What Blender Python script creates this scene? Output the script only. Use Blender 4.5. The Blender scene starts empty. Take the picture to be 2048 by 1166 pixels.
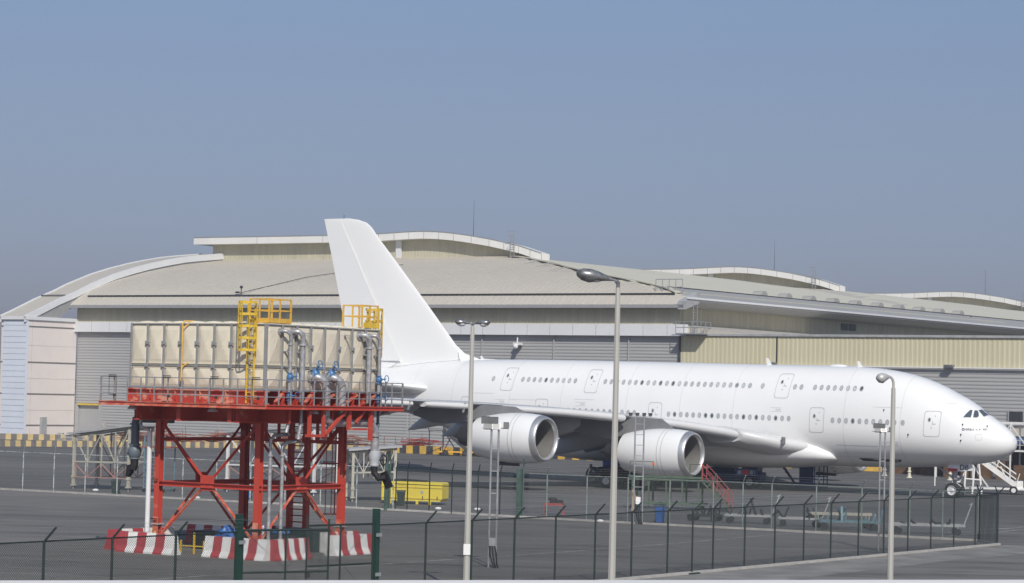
import bpy, bmesh, math, random
from mathutils import Vector, Matrix
from mathutils.bvhtree import BVHTree
R = math.radians
scn = bpy.context.scene
col = scn.collection
random.seed(7)

# ---------------------------------------------------------------- camera
CAMZ = 7.4
pitch, roll = math.atan(209 / 5000.0), R(1.37)
F = Vector((0, math.cos(pitch), math.sin(pitch)))
R0 = Vector((1, 0, 0)); U0 = Vector((0, -math.sin(pitch), math.cos(pitch)))
RV = R0 * math.cos(roll) + U0 * math.sin(roll)
UV = U0 * math.cos(roll) - R0 * math.sin(roll)
cam = bpy.data.cameras.new('camera')
cam.sensor_width = 36.0
cam.lens = 5000.0 / 2048 * 36
cam.clip_start = 0.5
cam.clip_end = 6000
camo = bpy.data.objects.new('camera', cam)
col.objects.link(camo)
M = Matrix((RV, UV, -F)).transposed().to_4x4()
M.translation = Vector((0, 0, CAMZ))
camo.matrix_world = M
scn.camera = camo

# ---------------------------------------------------------------- light
SUN_AZ = R(9.0)       # measured from straight behind the camera, towards the right
SUN_EL = R(39.0)
sv = Vector((math.sin(SUN_AZ) * math.cos(SUN_EL), -math.cos(SUN_AZ) * math.cos(SUN_EL), math.sin(SUN_EL)))
sd = bpy.data.lights.new('sun', 'SUN')
sd.energy = 3.7
sd.angle = R(0.55)
sd.color = (1.0, 0.955, 0.885)
so = bpy.data.objects.new('sun', sd)
so.rotation_euler = sv.to_track_quat('Z', 'Y').to_euler()
so.location = (0, -50, 80)
col.objects.link(so)
wd = bpy.data.worlds.new('World')
scn.world = wd
wd.use_nodes = True
wn = wd.node_tree.nodes; wl = wd.node_tree.links
wn.clear()
wo = wn.new('ShaderNodeOutputWorld'); wb = wn.new('ShaderNodeBackground')
sky = wn.new('ShaderNodeTexSky')
sky.sky_type = 'NISHITA'
sky.sun_disc = False
sky.sun_elevation = SUN_EL
sky.sun_rotation = math.pi - SUN_AZ
sky.altitude = 0
sky.air_density = 1.0
sky.dust_density = 1.2
sky.ozone_density = 6.0
wb.inputs['Strength'].default_value = 0.115
# dusty haze: the low sky is dimmed and greyed with elevation
wt = wn.new('ShaderNodeTexCoord'); wsep = wn.new('ShaderNodeSeparateXYZ'); wr = wn.new('ShaderNodeValToRGB')
wl.new(wt.outputs['Generated'], wsep.inputs[0]); wl.new(wsep.outputs['Z'], wr.inputs[0])
wr.color_ramp.interpolation = 'B_SPLINE'
el = wr.color_ramp.elements
for i, (p_, c_) in enumerate(((0.0, (.56, .50, .67)), (.035, (.58, .525, .67)), (.095, (.715, .58, .60)), (.155, (.83, .66, .645)), (.35, (1.0, .90, .82)), (1.0, (1.2, 1.05, .92)))):
    e_ = el[i] if i < 2 else el.new(p_)
    e_.position = p_; e_.color = (*c_, 1)
wm = wn.new('ShaderNodeMix'); wm.data_type = 'RGBA'; wm.blend_type = 'MULTIPLY'; wm.inputs[0].default_value = 1.0
wl.new(sky.outputs[0], wm.inputs[6]); wl.new(wr.outputs[0], wm.inputs[7])
wl.new(wm.outputs[2], wb.inputs[0]); wl.new(wb.outputs[0], wo.inputs[0])
scn.view_settings.view_transform = 'Standard'
scn.view_settings.look = 'None'
scn.view_settings.exposure = 0.0
scn.view_settings.gamma = 1.0

# ---------------------------------------------------------------- frames
TH = R(34.459)
UX = Vector((math.cos(TH), -math.sin(TH), 0))     # along the airliner / the hangar front
WX = Vector((math.sin(TH), math.cos(TH), 0))      # square to it, away from the viewer

# ---------------------------------------------------------------- materials
MATS = {}
def nmat(name):
    m = bpy.data.materials.new(name); m.use_nodes = True
    nt = m.node_tree
    b = nt.nodes['Principled BSDF']
    MATS[name] = m
    return m, nt, b
def simple(name, c, rough=0.6, metal=0.0, var=0.08, scale=1.5, bump=0.0, bscale=20, stretch=(1, 1, 1), c2=None, coat=0.0, thr=(0.35, 0.7), spec=0.5):
    """base colour broken up by noise (wear and dirt that belong to the surface)"""
    m, nt, b = nmat(name)
    N, L = nt.nodes, nt.links
    tc = N.new('ShaderNodeTexCoord'); mp = N.new('ShaderNodeMapping')
    mp.inputs['Scale'].default_value = stretch
    L.new(tc.outputs['Object'], mp.inputs[0])
    nz = N.new('ShaderNodeTexNoise'); nz.inputs['Scale'].default_value = scale
    nz.inputs['Detail'].default_value = 6; nz.inputs['Roughness'].default_value = 0.6
    L.new(mp.outputs[0], nz.inputs['Vector'])
    cr = N.new('ShaderNodeValToRGB')
    cr.color_ramp.elements[0].position, cr.color_ramp.elements[1].position = thr
    d = c2 if c2 else tuple(max(0, x * (1 - var)) for x in c)
    l = c if c2 else tuple(min(1, x * (1 + var)) for x in c)
    cr.color_ramp.elements[0].color = (*d, 1); cr.color_ramp.elements[1].color = (*l, 1)
    L.new(nz.outputs['Fac'], cr.inputs[0]); L.new(cr.outputs[0], b.inputs['Base Color'])
    b.inputs['Roughness'].default_value = rough
    b.inputs['Metallic'].default_value = metal
    b.inputs['Specular IOR Level'].default_value = spec
    b.inputs['Coat Weight'].default_value = coat
    b.inputs['Coat Roughness'].default_value = 0.12
    if bump:
        n2 = N.new('ShaderNodeTexNoise'); n2.inputs['Scale'].default_value = bscale; n2.inputs['Detail'].default_value = 4
        L.new(tc.outputs['Object'], n2.inputs['Vector'])
        bp = N.new('ShaderNodeBump'); bp.inputs['Strength'].default_value = bump; bp.inputs['Distance'].default_value = 0.05
        L.new(n2.outputs['Fac'], bp.inputs['Height']); L.new(bp.outputs[0], b.inputs['Normal'])
    return m

def asphalt(name, c, streak=0.18, seed=0.0, patch=0.25):
    m, nt, b = nmat(name)
    N, L = nt.nodes, nt.links
    tc = N.new('ShaderNodeTexCoord')
    def noise(scale, st, detail=6, rot=0.0):
        mp = N.new('ShaderNodeMapping'); mp.inputs['Scale'].default_value = st
        mp.inputs['Location'].default_value = (seed, seed * 1.7, 0); mp.inputs['Rotation'].default_value = (0, 0, rot)
        L.new(tc.outputs['Object'], mp.inputs[0])
        n = N.new('ShaderNodeTexNoise'); n.inputs['Scale'].default_value = scale; n.inputs['Detail'].default_value = detail
        n.inputs['Roughness'].default_value = 0.62
        L.new(mp.outputs[0], n.inputs['Vector'])
        return n.outputs['Fac']
    def rng(x, a, bb, lo=0.3, hi=0.7):
        r = N.new('ShaderNodeMapRange'); r.inputs['From Min'].default_value = lo; r.inputs['From Max'].default_value = hi
        r.inputs['To Min'].default_value = a; r.inputs['To Max'].default_value = bb
        L.new(x, r.inputs[0]); return r.outputs[0]
    def mul(a, bb):
        n = N.new('ShaderNodeMath'); n.operation = 'MULTIPLY'; L.new(a, n.inputs[0]); L.new(bb, n.inputs[1]); return n.outputs[0]
    big = rng(noise(0.035, (1, 1, 1)), 1 - patch, 1 + patch)
    st1 = rng(noise(0.10, (0.5, 3.2, 1), 7, -TH), 1 - streak, 1 + streak)
    st2 = rng(noise(0.5, (0.22, 2.6, 1), 5), 1 - streak * 0.8, 1 + streak * 0.8)
    fine = rng(noise(9.0, (1, 1, 1), 3), 0.9, 1.1)
    stain = rng(noise(0.16, (0.8, 2.4, 1), 4, 0.5), 0.66, 1.0, 0.32, 0.46)
    pale = rng(noise(0.22, (0.35, 1.6, 1), 6, -0.3), 1.0, 1.32, 0.58, 0.72)
    tyre_ = rng(noise(0.35, (0.05, 1.6, 1), 3, 0.18), 0.78, 1.0, 0.34, 0.44)
    f = mul(mul(mul(mul(big, st1), mul(st2, fine)), stain), mul(pale, tyre_))
    # straight tar joints between poured slabs
    sep = N.new('ShaderNodeSeparateXYZ')
    mpj = N.new('ShaderNodeMapping'); mpj.inputs['Rotation'].default_value = (0, 0, TH)
    L.new(tc.outputs['Object'], mpj.inputs[0]); L.new(mpj.outputs[0], sep.inputs[0])
    for ax_, per in ((0, 17.0), (1, 9.0)):
        md = N.new('ShaderNodeMath'); md.operation = 'PINGPONG'; md.inputs[1].default_value = per / 2
        L.new(sep.outputs[ax_], md.inputs[0])
        r = rng(md.outputs[0], 0.72, 1.0, 0.0, 0.14)
        f = mul(f, r)
    mx = N.new('ShaderNodeVectorMath'); mx.operation = 'SCALE'; mx.inputs[0].default_value = c
    L.new(f, mx.inputs['Scale']); L.new(mx.outputs[0], b.inputs['Base Color'])
    b.inputs['Roughness'].default_value = 0.85
    b.inputs['Specular IOR Level'].default_value = 0.25
    n3 = N.new('ShaderNodeTexNoise'); n3.inputs['Scale'].default_value = 5; L.new(tc.outputs['Object'], n3.inputs['Vector'])
    bp = N.new('ShaderNodeBump'); bp.inputs['Strength'].default_value = 0.25; bp.inputs['Distance'].default_value = 0.03
    L.new(n3.outputs['Fac'], bp.inputs['Height']); L.new(bp.outputs[0], b.inputs['Normal'])
    return m

def meshmat(name, c, cover=0.16, p=0.09):
    m, nt, b = nmat(name)
    N, L = nt.nodes, nt.links
    b.inputs['Base Color'].default_value = (*c, 1); b.inputs['Roughness'].default_value = 0.55
    tc = N.new('ShaderNodeTexCoord'); sp = N.new('ShaderNodeSeparateXYZ'); L.new(tc.outputs['Object'], sp.inputs[0])
    outs = []
    for op in ('ADD', 'SUBTRACT'):
        a = N.new('ShaderNodeMath'); a.operation = op; L.new(sp.outputs[0], a.inputs[0]); L.new(sp.outputs[2], a.inputs[1])
        q = N.new('ShaderNodeMath'); q.operation = 'DIVIDE'; L.new(a.outputs[0], q.inputs[0]); q.inputs[1].default_value = p
        fr = N.new('ShaderNodeMath'); fr.operation = 'FRACT'; L.new(q.outputs[0], fr.inputs[0])
        lt = N.new('ShaderNodeMath'); lt.operation = 'LESS_THAN'; L.new(fr.outputs[0], lt.inputs[0]); lt.inputs[1].default_value = cover / 2
        outs.append(lt.outputs[0])
    mx = N.new('ShaderNodeMath'); mx.operation = 'MAXIMUM'; L.new(outs[0], mx.inputs[0]); L.new(outs[1], mx.inputs[1])
    tr = N.new('ShaderNodeBsdfTransparent'); ms = N.new('ShaderNodeMixShader')
    L.new(mx.outputs[0], ms.inputs[0]); L.new(tr.outputs[0], ms.inputs[1]); L.new(b.outputs[0], ms.inputs[2])
    L.new(ms.outputs[0], nt.nodes['Material Output'].inputs['Surface'])
    return m

def stained(name, c, c2, pitchx=0.58, rough=0.6, amt=0.5, axis=0):
    """profiled sheet: colour changes from sheet to sheet, with run-off stains"""
    m, nt, b = nmat(name)
    N, L = nt.nodes, nt.links
    tc = N.new('ShaderNodeTexCoord')
    mp = N.new('ShaderNodeMapping'); mp.inputs['Scale'].default_value = (1.1, 1.1, 0.05) if axis == 0 else (0.12, 0.12, 2.2)
    L.new(tc.outputs['Object'], mp.inputs[0])
    n = N.new('ShaderNodeTexNoise'); n.inputs['Scale'].default_value = 1.0; n.inputs['Detail'].default_value = 5; n.inputs['Roughness'].default_value = 0.7
    L.new(mp.outputs[0], n.inputs['Vector'])
    n2 = N.new('ShaderNodeTexNoise'); n2.inputs['Scale'].default_value = 0.12; n2.inputs['Detail'].default_value = 3
    L.new(tc.outputs['Object'], n2.inputs['Vector'])
    ad = N.new('ShaderNodeMath'); ad.operation = 'MULTIPLY_ADD'; L.new(n2.outputs['Fac'], ad.inputs[0]); ad.inputs[1].default_value = 0.5
    L.new(n.outputs['Fac'], ad.inputs[2])
    cr = N.new('ShaderNodeValToRGB'); cr.color_ramp.elements[0].position = 0.52; cr.color_ramp.elements[1].position = 0.95
    cr.color_ramp.elements[0].color = (*c2, 1); cr.color_ramp.elements[1].color = (*c, 1)
    L.new(ad.outputs[0], cr.inputs[0])
    mix = N.new('ShaderNodeMix'); mix.data_type = 'RGBA'; mix.inputs[0].default_value = amt
    mix.inputs[6].default_value = (*c, 1); L.new(cr.outputs[0], mix.inputs[7])
    L.new(mix.outputs[2], b.inputs['Base Color'])
    b.inputs['Roughness'].default_value = rough
    return m

def redpaint(name, c, worn, thr=(0.60, 0.66), scale=0.9):
    m = simple(name, worn, rough=0.5, c2=c, thr=thr, scale=scale, stretch=(1, 1, 1.3))
    return m

white = simple('aircraft_white', (0.81, 0.81, 0.80), rough=0.32, var=0.02, scale=0.25, coat=0.35)
whiteline = simple('panel_line_grey', (0.48, 0.49, 0.51), rough=0.5, var=0.05)
rudderw = simple('rudder_white', (0.84, 0.84, 0.83), rough=0.5, var=0.015, scale=0.2)
slatm = simple('slat_pale_grey', (0.60, 0.60, 0.60), rough=0.38, var=0.05, scale=0.5, coat=0.2)
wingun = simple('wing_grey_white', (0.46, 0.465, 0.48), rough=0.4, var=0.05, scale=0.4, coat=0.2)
fairgrey = simple('fairing_dark_grey', (0.20, 0.20, 0.205), rough=0.5, var=0.12, scale=0.8)
lipmetal = simple('intake_lip_metal', (0.60, 0.60, 0.60), rough=0.38, metal=0.75, var=0.04)
ductgrey = simple('intake_liner_grey', (0.17, 0.165, 0.155), rough=0.6, var=0.08)
fandark = simple('fan_dark', (0.035, 0.035, 0.04), rough=0.4, metal=0.4)
glassdark = simple('cabin_glass', (0.10, 0.11, 0.12), rough=0.12, var=0.3, scale=3, spec=0.8)
winframe = simple('window_frame_grey', (0.40, 0.41, 0.42), rough=0.4, var=0.05)
winpale = simple('window_blind_pale', (0.48, 0.49, 0.50), rough=0.35, var=0.2, scale=2.0)
cockglass = simple('cockpit_glass', (0.08, 0.095, 0.12), rough=0.06, var=0.1, spec=1.0)
tyre = simple('tyre_rubber', (0.022, 0.022, 0.024), rough=0.8, var=0.2)
rim = simple('wheel_rim', (0.62, 0.63, 0.64), rough=0.4, var=0.1)
steel = simple('galvanised_steel', (0.42, 0.43, 0.44), rough=0.42, metal=0.5, var=0.15, scale=3)
polep = simple('pole_concrete_grey', (0.42, 0.41, 0.375), rough=0.65, var=0.07, scale=1.2, stretch=(1, 1, 0.3))
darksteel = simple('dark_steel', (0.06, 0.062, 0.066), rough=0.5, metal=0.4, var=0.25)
lamphead = simple('lamp_aluminium', (0.36, 0.36, 0.365), rough=0.3, metal=0.6, var=0.3, scale=7, c2=(0.16, 0.16, 0.165))
lamppale = simple('lamp_shell_pale', (0.46, 0.46, 0.45), rough=0.4, metal=0.2, var=0.15, scale=4)
lampglass = simple('lamp_glass', (0.55, 0.57, 0.58), rough=0.15, var=0.1)
greenp = simple('fence_green', (0.020, 0.032, 0.028), rough=0.5, var=0.25, scale=4)
greenpost = simple('gate_post_green', (0.013, 0.045, 0.033), rough=0.45, var=0.2, scale=3)
greenpale = simple('pale_green_post', (0.075, 0.12, 0.10), rough=0.55, var=0.25, scale=3, stretch=(1, 1, 0.6))
whitepost = simple('weathered_fence_post', (0.50, 0.51, 0.50), rough=0.6, c2=(0.17, 0.22, 0.20), scale=5, stretch=(1, 1, 1), thr=(0.42, 0.56))
chain = meshmat('chain_link_green', (0.035, 0.045, 0.042), 0.34)
farpost = simple('far_fence_post', (0.20, 0.24, 0.22), rough=0.6, var=0.3, scale=4)
chain2 = meshmat('chain_link_grey', (0.20, 0.22, 0.21), 0.13, 0.1)
roofm = stained('roof_sheet', (0.535, 0.495, 0.425), (0.46, 0.425, 0.365), rough=0.5, amt=0.8)
roofm2 = stained('roof_sheet_lit', (0.66, 0.62, 0.49), (0.57, 0.54, 0.42), rough=0.5, amt=0.8)  # side slope: its light is put into a paler tint of the sheet
roofgrey = stained('roof_edge_shade_grey', (0.37, 0.365, 0.345), (0.30, 0.295, 0.28), rough=0.5, amt=0.8)  # side edge band: its duller light is put into a greyer tint
wallm = stained('wall_sheet_cream', (0.54, 0.51, 0.37), (0.38, 0.365, 0.275), rough=0.6, amt=0.85)
annexm = stained('annex_sheet_yellow', (0.62, 0.57, 0.39), (0.52, 0.48, 0.33), rough=0.6, amt=0.75)
fascia = simple('fascia_white', (0.70, 0.71, 0.72), rough=0.4, var=0.04, scale=0.3)
fascia2 = simple('fascia_offwhite', (0.75, 0.745, 0.71), rough=0.45, var=0.05, scale=0.3)
doorm = stained('hangar_door_grey', (0.395, 0.395, 0.39), (0.345, 0.345, 0.345), rough=0.5, amt=0.7, axis=1)
pinkp = simple('pier_panel_pink', (0.75, 0.685, 0.645), rough=0.6, var=0.03, scale=0.4)
bluep = simple('pier_panel_blue_white', (0.66, 0.70, 0.78), rough=0.45, var=0.03, scale=0.4)
groove = simple('groove_dark_grey', (0.17, 0.165, 0.16), rough=0.8)  # dark grey of the pier's joints and grooves
darkin = simple('dark_interior', (0.03, 0.03, 0.032), rough=0.9)
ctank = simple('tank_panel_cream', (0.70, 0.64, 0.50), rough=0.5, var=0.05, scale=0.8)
ctank2 = simple('tank_panel_cream_dark', (0.655, 0.59, 0.465), rough=0.5, var=0.05, scale=0.8)  # right face panels, a slightly darker cream
trib = simple('tank_rib_grey', (0.34, 0.345, 0.345), rough=0.5, metal=0.3, var=0.1)
red = redpaint('red_oxide_steel', (0.47, 0.060, 0.038), (0.56, 0.22, 0.14), thr=(0.60, 0.70))
redworn = redpaint('worn_red_beam', (0.45, 0.055, 0.036), (0.60, 0.29, 0.20), thr=(0.50, 0.57), scale=1.1)
redpale = redpaint('sun_faded_red', (0.53, 0.10, 0.06), (0.62, 0.28, 0.19), thr=(0.45, 0.66), scale=2.0)
yellow = simple('safety_yellow', (0.68, 0.46, 0.045), rough=0.5, var=0.12, scale=3)
orangey = simple('orange_yellow', (0.70, 0.42, 0.07), rough=0.5, var=0.12, scale=3)
bluev = simple('valve_blue', (0.06, 0.17, 0.36), rough=0.4, var=0.2, scale=6)
bluesteel = simple('pale_blue_steel', (0.12, 0.21, 0.25), rough=0.55, var=0.25, scale=3)
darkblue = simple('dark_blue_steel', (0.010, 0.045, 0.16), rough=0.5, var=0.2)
pvc = simple('pipe_white', (0.72, 0.73, 0.74), rough=0.4, var=0.05)
pipeg = simple('pipe_galvanised', (0.40, 0.40, 0.41), rough=0.4, metal=0.35, var=0.28, scale=5)
pipeblue = simple('pipe_blue_grey', (0.12, 0.145, 0.17), rough=0.5, var=0.15)
black = simple('black_rubber', (0.012, 0.012, 0.013), rough=0.6)
conred = simple('barrier_red', (0.37, 0.052, 0.058), rough=0.65, var=0.12, scale=3)
conwhite = simple('barrier_white', (0.72, 0.72, 0.69), rough=0.65, var=0.08, scale=3)
conc = simple('concrete', (0.42, 0.40, 0.37), rough=0.85, var=0.15, scale=2, bump=0.2)
concw = simple('painted_ledge', (0.80, 0.78, 0.75), rough=0.6, var=0.04, scale=2)
bkyel = simple('kerb_yellow', (0.62, 0.39, 0.07), rough=0.8, var=0.15, scale=1.2)
bkyelp = simple('kerb_yellow_faded', (0.56, 0.43, 0.20), rough=0.8, var=0.15, scale=1.2)
bkblk = simple('kerb_black', (0.055, 0.055, 0.06), rough=0.8, var=0.3, scale=1.2)
bkblkp = simple('kerb_black_faded', (0.17, 0.155, 0.15), rough=0.8, var=0.2, scale=1.2)
mark = simple('road_paint', (0.50, 0.49, 0.46), rough=0.8, c2=(0.20, 0.20, 0.195), scale=1.1, thr=(0.38, 0.6))
beigest = simple('beige_steel', (0.42, 0.40, 0.33), rough=0.6, var=0.2, scale=2)
pinkst = simple('faded_pink_steel', (0.40, 0.22, 0.19), rough=0.6, var=0.2, scale=2)
greyst = simple('grey_sheet', (0.36, 0.365, 0.37), rough=0.5, var=0.15, scale=1)
boxyel = simple('box_yellow', (0.70, 0.56, 0.06), rough=0.45, var=0.06, scale=1.5, c2=None)
trackyel = simple('truck_yellow', (0.72, 0.38, 0.04), rough=0.45, var=0.1, scale=2)
whitest = simple('white_steel', (0.72, 0.72, 0.70), rough=0.5, var=0.1, scale=2)
greenst = simple('green_stand_steel', (0.075, 0.115, 0.075), rough=0.6, var=0.25, scale=2)
redst = simple('red_rail_steel', (0.30, 0.06, 0.055), rough=0.5, var=0.15, scale=2)
tarp = simple('blue_tarp', (0.045, 0.13, 0.36), rough=0.4, var=0.3, scale=4)
rustred = simple('rust_red_steel', (0.26, 0.085, 0.06), rough=0.75, var=0.35, scale=2)
bindark = simple('bin_dark_green', (0.015, 0.032, 0.028), rough=0.5, var=0.2)
binblue = simple('bin_blue', (0.02, 0.10, 0.34), rough=0.45, var=0.15)
skin = simple('skin', (0.28, 0.16, 0.10), rough=0.6, var=0.05)
khaki = simple('khaki_cloth', (0.42, 0.29, 0.17), rough=0.9, var=0.12, scale=8)
hair = simple('hair_black', (0.012, 0.010, 0.010), rough=0.6)
brownp = simple('brown_crate', (0.13, 0.075, 0.04), rough=0.8, var=0.3, scale=2)
papw = simple('white_sheet', (0.75, 0.75, 0.74), rough=0.7, var=0.02)
textdark = simple('text_dark', (0.05, 0.06, 0.09), rough=0.6)
signred = simple('placard_red', (0.45, 0.03, 0.03), rough=0.5)

# ---------------------------------------------------------------- mesh builder
class MB:
    def __init__(s): s.v = []; s.f = []; s.m = []; s.cur = 0
    def add(s, vs, fs):
        o = len(s.v); s.v += [tuple(v) for v in vs]
        for f in fs: s.f.append(tuple(i + o for i in f)); s.m.append(s.cur)
        return s
    def box(s, x0, x1, y0, y1, z0, z1):
        return s.add([(x0, y0, z0), (x1, y0, z0), (x1, y1, z0), (x0, y1, z0), (x0, y0, z1), (x1, y0, z1), (x1, y1, z1), (x0, y1, z1)],
                     [(0, 3, 2, 1), (4, 5, 6, 7), (0, 1, 5, 4), (1, 2, 6, 5), (2, 3, 7, 6), (3, 0, 4, 7)])
    def bbox(s, x0, x1, y0, y1, z0, z1, b=0.03):
        """box with chamfered vertical and top edges"""
        def ring(i, z): return [(x0 + i, y0 + b, z), (x0 + b, y0 + i, z), (x1 - b, y0 + i, z), (x1 - i, y0 + b, z), (x1 - i, y1 - b, z), (x1 - b, y1 - i, z), (x0 + b, y1 - i, z), (x0 + i, y1 - b, z)]
        rs = [ring(0, z0), ring(0, z1 - b), ring(b, z1)]
        return s.loft(rs, True, True)
    def loft(s, rings, cap0=False, cap1=False, closed=True):
        n = len(rings[0]); o = len(s.v)
        for r in rings: s.v += [tuple(p) for p in r]
        for i in range(len(rings) - 1):
            for j in range(n if closed else n - 1):
                k = (j + 1) % n
                s.f.append((o + i * n + j, o + i * n + k, o + (i + 1) * n + k, o + (i + 1) * n + j)); s.m.append(s.cur)
        if cap0: s.f.append(tuple(o + j for j in reversed(range(n)))); s.m.append(s.cur)
        if cap1: s.f.append(tuple(o + (len(rings) - 1) * n + j for j in range(n))); s.m.append(s.cur)
        return s
    def bar(s, p, q, w, h=None, up=(0, 0, 1)):
        p = Vector(p); q = Vector(q); h = w if h is None else h
        d = (q - p).normalized(); up = Vector(up)
        if abs(d.dot(up)) > 0.98: up = Vector((1, 0, 0))
        a = d.cross(up).normalized(); b = a.cross(d).normalized()
        r = lambda c: [c - a * w / 2 - b * h / 2, c + a * w / 2 - b * h / 2, c + a * w / 2 + b * h / 2, c - a * w / 2 + b * h / 2]
        return s.loft([r(p), r(q)], True, True)
    def tube(s, p, q, r, n=8, r2=None):
        return s.path([p, q], r, n, r2=r2)
    def path(s, pts, r, n=8, r2=None):
        pts = [Vector(p) for p in pts]; rings = []
        prev = None
        for i, p in enumerate(pts):
            if i == 0: d = pts[1] - p
            elif i == len(pts) - 1: d = p - pts[-2]
            else: d = (pts[i + 1] - p).normalized() + (p - pts[i - 1]).normalized()
            d = d.normalized()
            if prev is None:
                up = Vector((0, 0, 1)) if abs(d.z) < 0.9 else Vector((1, 0, 0))
                a = d.cross(up).normalized()
            else:
                a = (prev - d * prev.dot(d)).normalized()
            prev = a; b = d.cross(a)
            rr = r if r2 is None else r + (r2 - r) * i / (len(pts) - 1)
            rings.append([p + a * rr * math.cos(t * 2 * math.pi / n) + b * rr * math.sin(t * 2 * math.pi / n) for t in range(n)])
        return s.loft(rings, True, True)
    def lathe(s, prof, o=(0, 0, 0), ax='x', n=32, cap0=False, cap1=False):
        o = Vector(o); rings = []
        for x, r in prof:
            rg = []
            for t in range(n):
                c, q = math.cos(t * 2 * math.pi / n) * r, math.sin(t * 2 * math.pi / n) * r
                rg.append(o + (Vector((x, c, q)) if ax == 'x' else Vector((c, x, q)) if ax == 'y' else Vector((c, q, x))))
            rings.append(rg)
        return s.loft(rings, cap0, cap1)
    def quad(s, a, b, c, d): return s.add([a, b, c, d], [(0, 1, 2, 3)])
    def prism(s, poly, dvec):
        n = len(poly); dv = Vector(dvec)
        a = [Vector(p) for p in poly]; b = [p + dv for p in a]
        return s.loft([a, b], True, True)
    def ell(s, c, rx, ry, rz, n=12, m=8):
        c = Vector(c); rings = []
        for i in range(m + 1):
            t = -math.pi / 2 + math.pi * i / m
            k = max(math.cos(t), 0.02)
            rings.append([c + Vector((rx * k * math.cos(j * 2 * math.pi / n), ry * k * math.sin(j * 2 * math.pi / n), rz * math.sin(t))) for j in range(n)])
        return s.loft(rings, True, True)
    def build(s, name, mats, parent=None, label=None, smooth=0, loc=None, rz=None):
        me = bpy.data.meshes.new(name); me.from_pydata(s.v, [], s.f)
        if not isinstance(mats, (list, tuple)): mats = [mats]
        for m in mats: me.materials.append(m)
        if len(mats) > 1: me.polygons.foreach_set('material_index', s.m)
        bm = bmesh.new(); bm.from_mesh(me); bmesh.ops.recalc_face_normals(bm, faces=bm.faces); bm.to_mesh(me); bm.free()
        if smooth:
            me.polygons.foreach_set('use_smooth', [True] * len(me.polygons))
            me.set_sharp_from_angle(angle=R(smooth))
        me.update()
        o = bpy.data.objects.new(name, me); col.objects.link(o)
        if parent is not None: o.parent = parent
        if label: o['label'] = label
        if loc is not None: o.location = loc
        if rz is not None: o.rotation_euler = (0, 0, rz)
        return o

def empty(name, loc, rz, label, cat, group=None):
    o = bpy.data.objects.new(name, None); col.objects.link(o)
    o.location = loc; o.rotation_euler = (0, 0, rz); o.empty_display_size = 0.3
    o['label'] = label; o['category'] = cat
    if group: o['group'] = group
    return o
def tag(o, label, cat, group=None):
    o['label'] = label; o['category'] = cat
    if group: o['group'] = group
    return o
def struct(o, kind='structure'):
    o['kind'] = kind; return o
def copy_tree(o, parent=None):
    c = o.copy(); col.objects.link(c); c.parent = parent
    for ch in [x for x in col.objects if x.parent == o]: copy_tree(ch, c)
    return c
def corr(p0, dx, length, z0, z1, pit, dep, nrm, vertical=True):
    """profiled sheet as real geometry; ribs run upright (vertical) or level"""
    m = MB(); p0 = Vector(p0); dx = Vector(dx); nrm = Vector(nrm)
    pts = []
    tot = length if vertical else (z1 - z0)
    n = max(1, int(tot / pit)); pit = tot / n
    for i in range(n):
        for f, d in ((0.0, 0), (0.42, 0), (0.5, 1), (0.92, 1)): pts.append(((i + f) * pit, d * dep))
    pts.append((tot, 0))
    a, b = [], []
    for t, d in pts:
        if vertical:
            q = p0 + dx * t + nrm * d; a.append((q.x, q.y, z0)); b.append((q.x, q.y, z1))
        else:
            q = p0 + nrm * d; a.append((q.x, q.y, z0 + t)); q2 = q + dx * length; b.append((q2.x, q2.y, z0 + t))
    m.loft([a, b], closed=False)
    return m
def text_mb(body, size, fn, ext=0):
    """lettering as real mesh faces; fn maps flat (x, y) to a 3D point"""
    c = bpy.data.curves.new('lettering', 'FONT'); c.body = body; c.size = size; c.align_x = 'LEFT'
    o = bpy.data.objects.new('lettering', c); col.objects.link(o)
    dg = bpy.context.evaluated_depsgraph_get()
    me = o.evaluated_get(dg).to_mesh()
    m = MB(); m.add([fn(v.co.x, v.co.y) for v in me.vertices], [tuple(p.vertices) for p in me.polygons])
    o.evaluated_get(dg).to_mesh_clear(); bpy.data.objects.remove(o); bpy.data.curves.remove(c)
    return m

# ================================================================ ground
asph = asphalt('apron_asphalt', (0.125, 0.120, 0.117), 0.24, 3.0)
asph2 = asphalt('service_road_asphalt', (0.168, 0.160, 0.150), 0.16, 11.0, 0.16)
m = MB(); m.quad((-3000, -200, 0), (3000, -200, 0), (3000, 5000, 0), (-3000, 5000, 0))
struct(m.build('ground', simple('desert_ground', (0.22, 0.20, 0.17), rough=0.9, var=0.2, scale=0.02)))
m = MB(); m.quad((-260, 60, 0.004), (260, 60, 0.004), (260, 700, 0.004), (-260, 700, 0.004))
struct(m.build('apron', asph))
# service road between the two fences, sheet laid on the apron
m = MB(); m.quad((-120, 20, 0.008), (36.5, 134.2, 0.008), (16.6, 144.6, 0.008), (-120, 230, 0.008))
m.quad((-70, 20, 0.008), (90, 20, 0.008), (90, 100, 0.008), (26.6, 134.6, 0.008))
m = MB(); m.add([(-150, 20, .008), (120, 20, .008), (120, 84, .008), (26.4, 137.6, .008), (5, 150.6, .008), (-31.4, 172.9, .008), (-150, 246, .008)], [(0, 1, 2, 3, 4, 5, 6)])
struct(m.build('service_road', asph2))
def line(pts, w, z=0.012, name='road_marking'):
    m = MB()
    for a, b in zip(pts[:-1], pts[1:]):
        a = Vector((*a, z)); b = Vector((*b, z)); d = (b - a).normalized(); n = Vector((-d.y, d.x, 0)) * w / 2
        m.quad(a - n, b - n, b + n, a + n)
    return struct(m.build(name, mark))
line([(-15.2, 94.5), (-10, 101.9), (2.6, 119.7), (8.7, 129.4), (16.5, 143.0)], 0.13)
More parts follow.
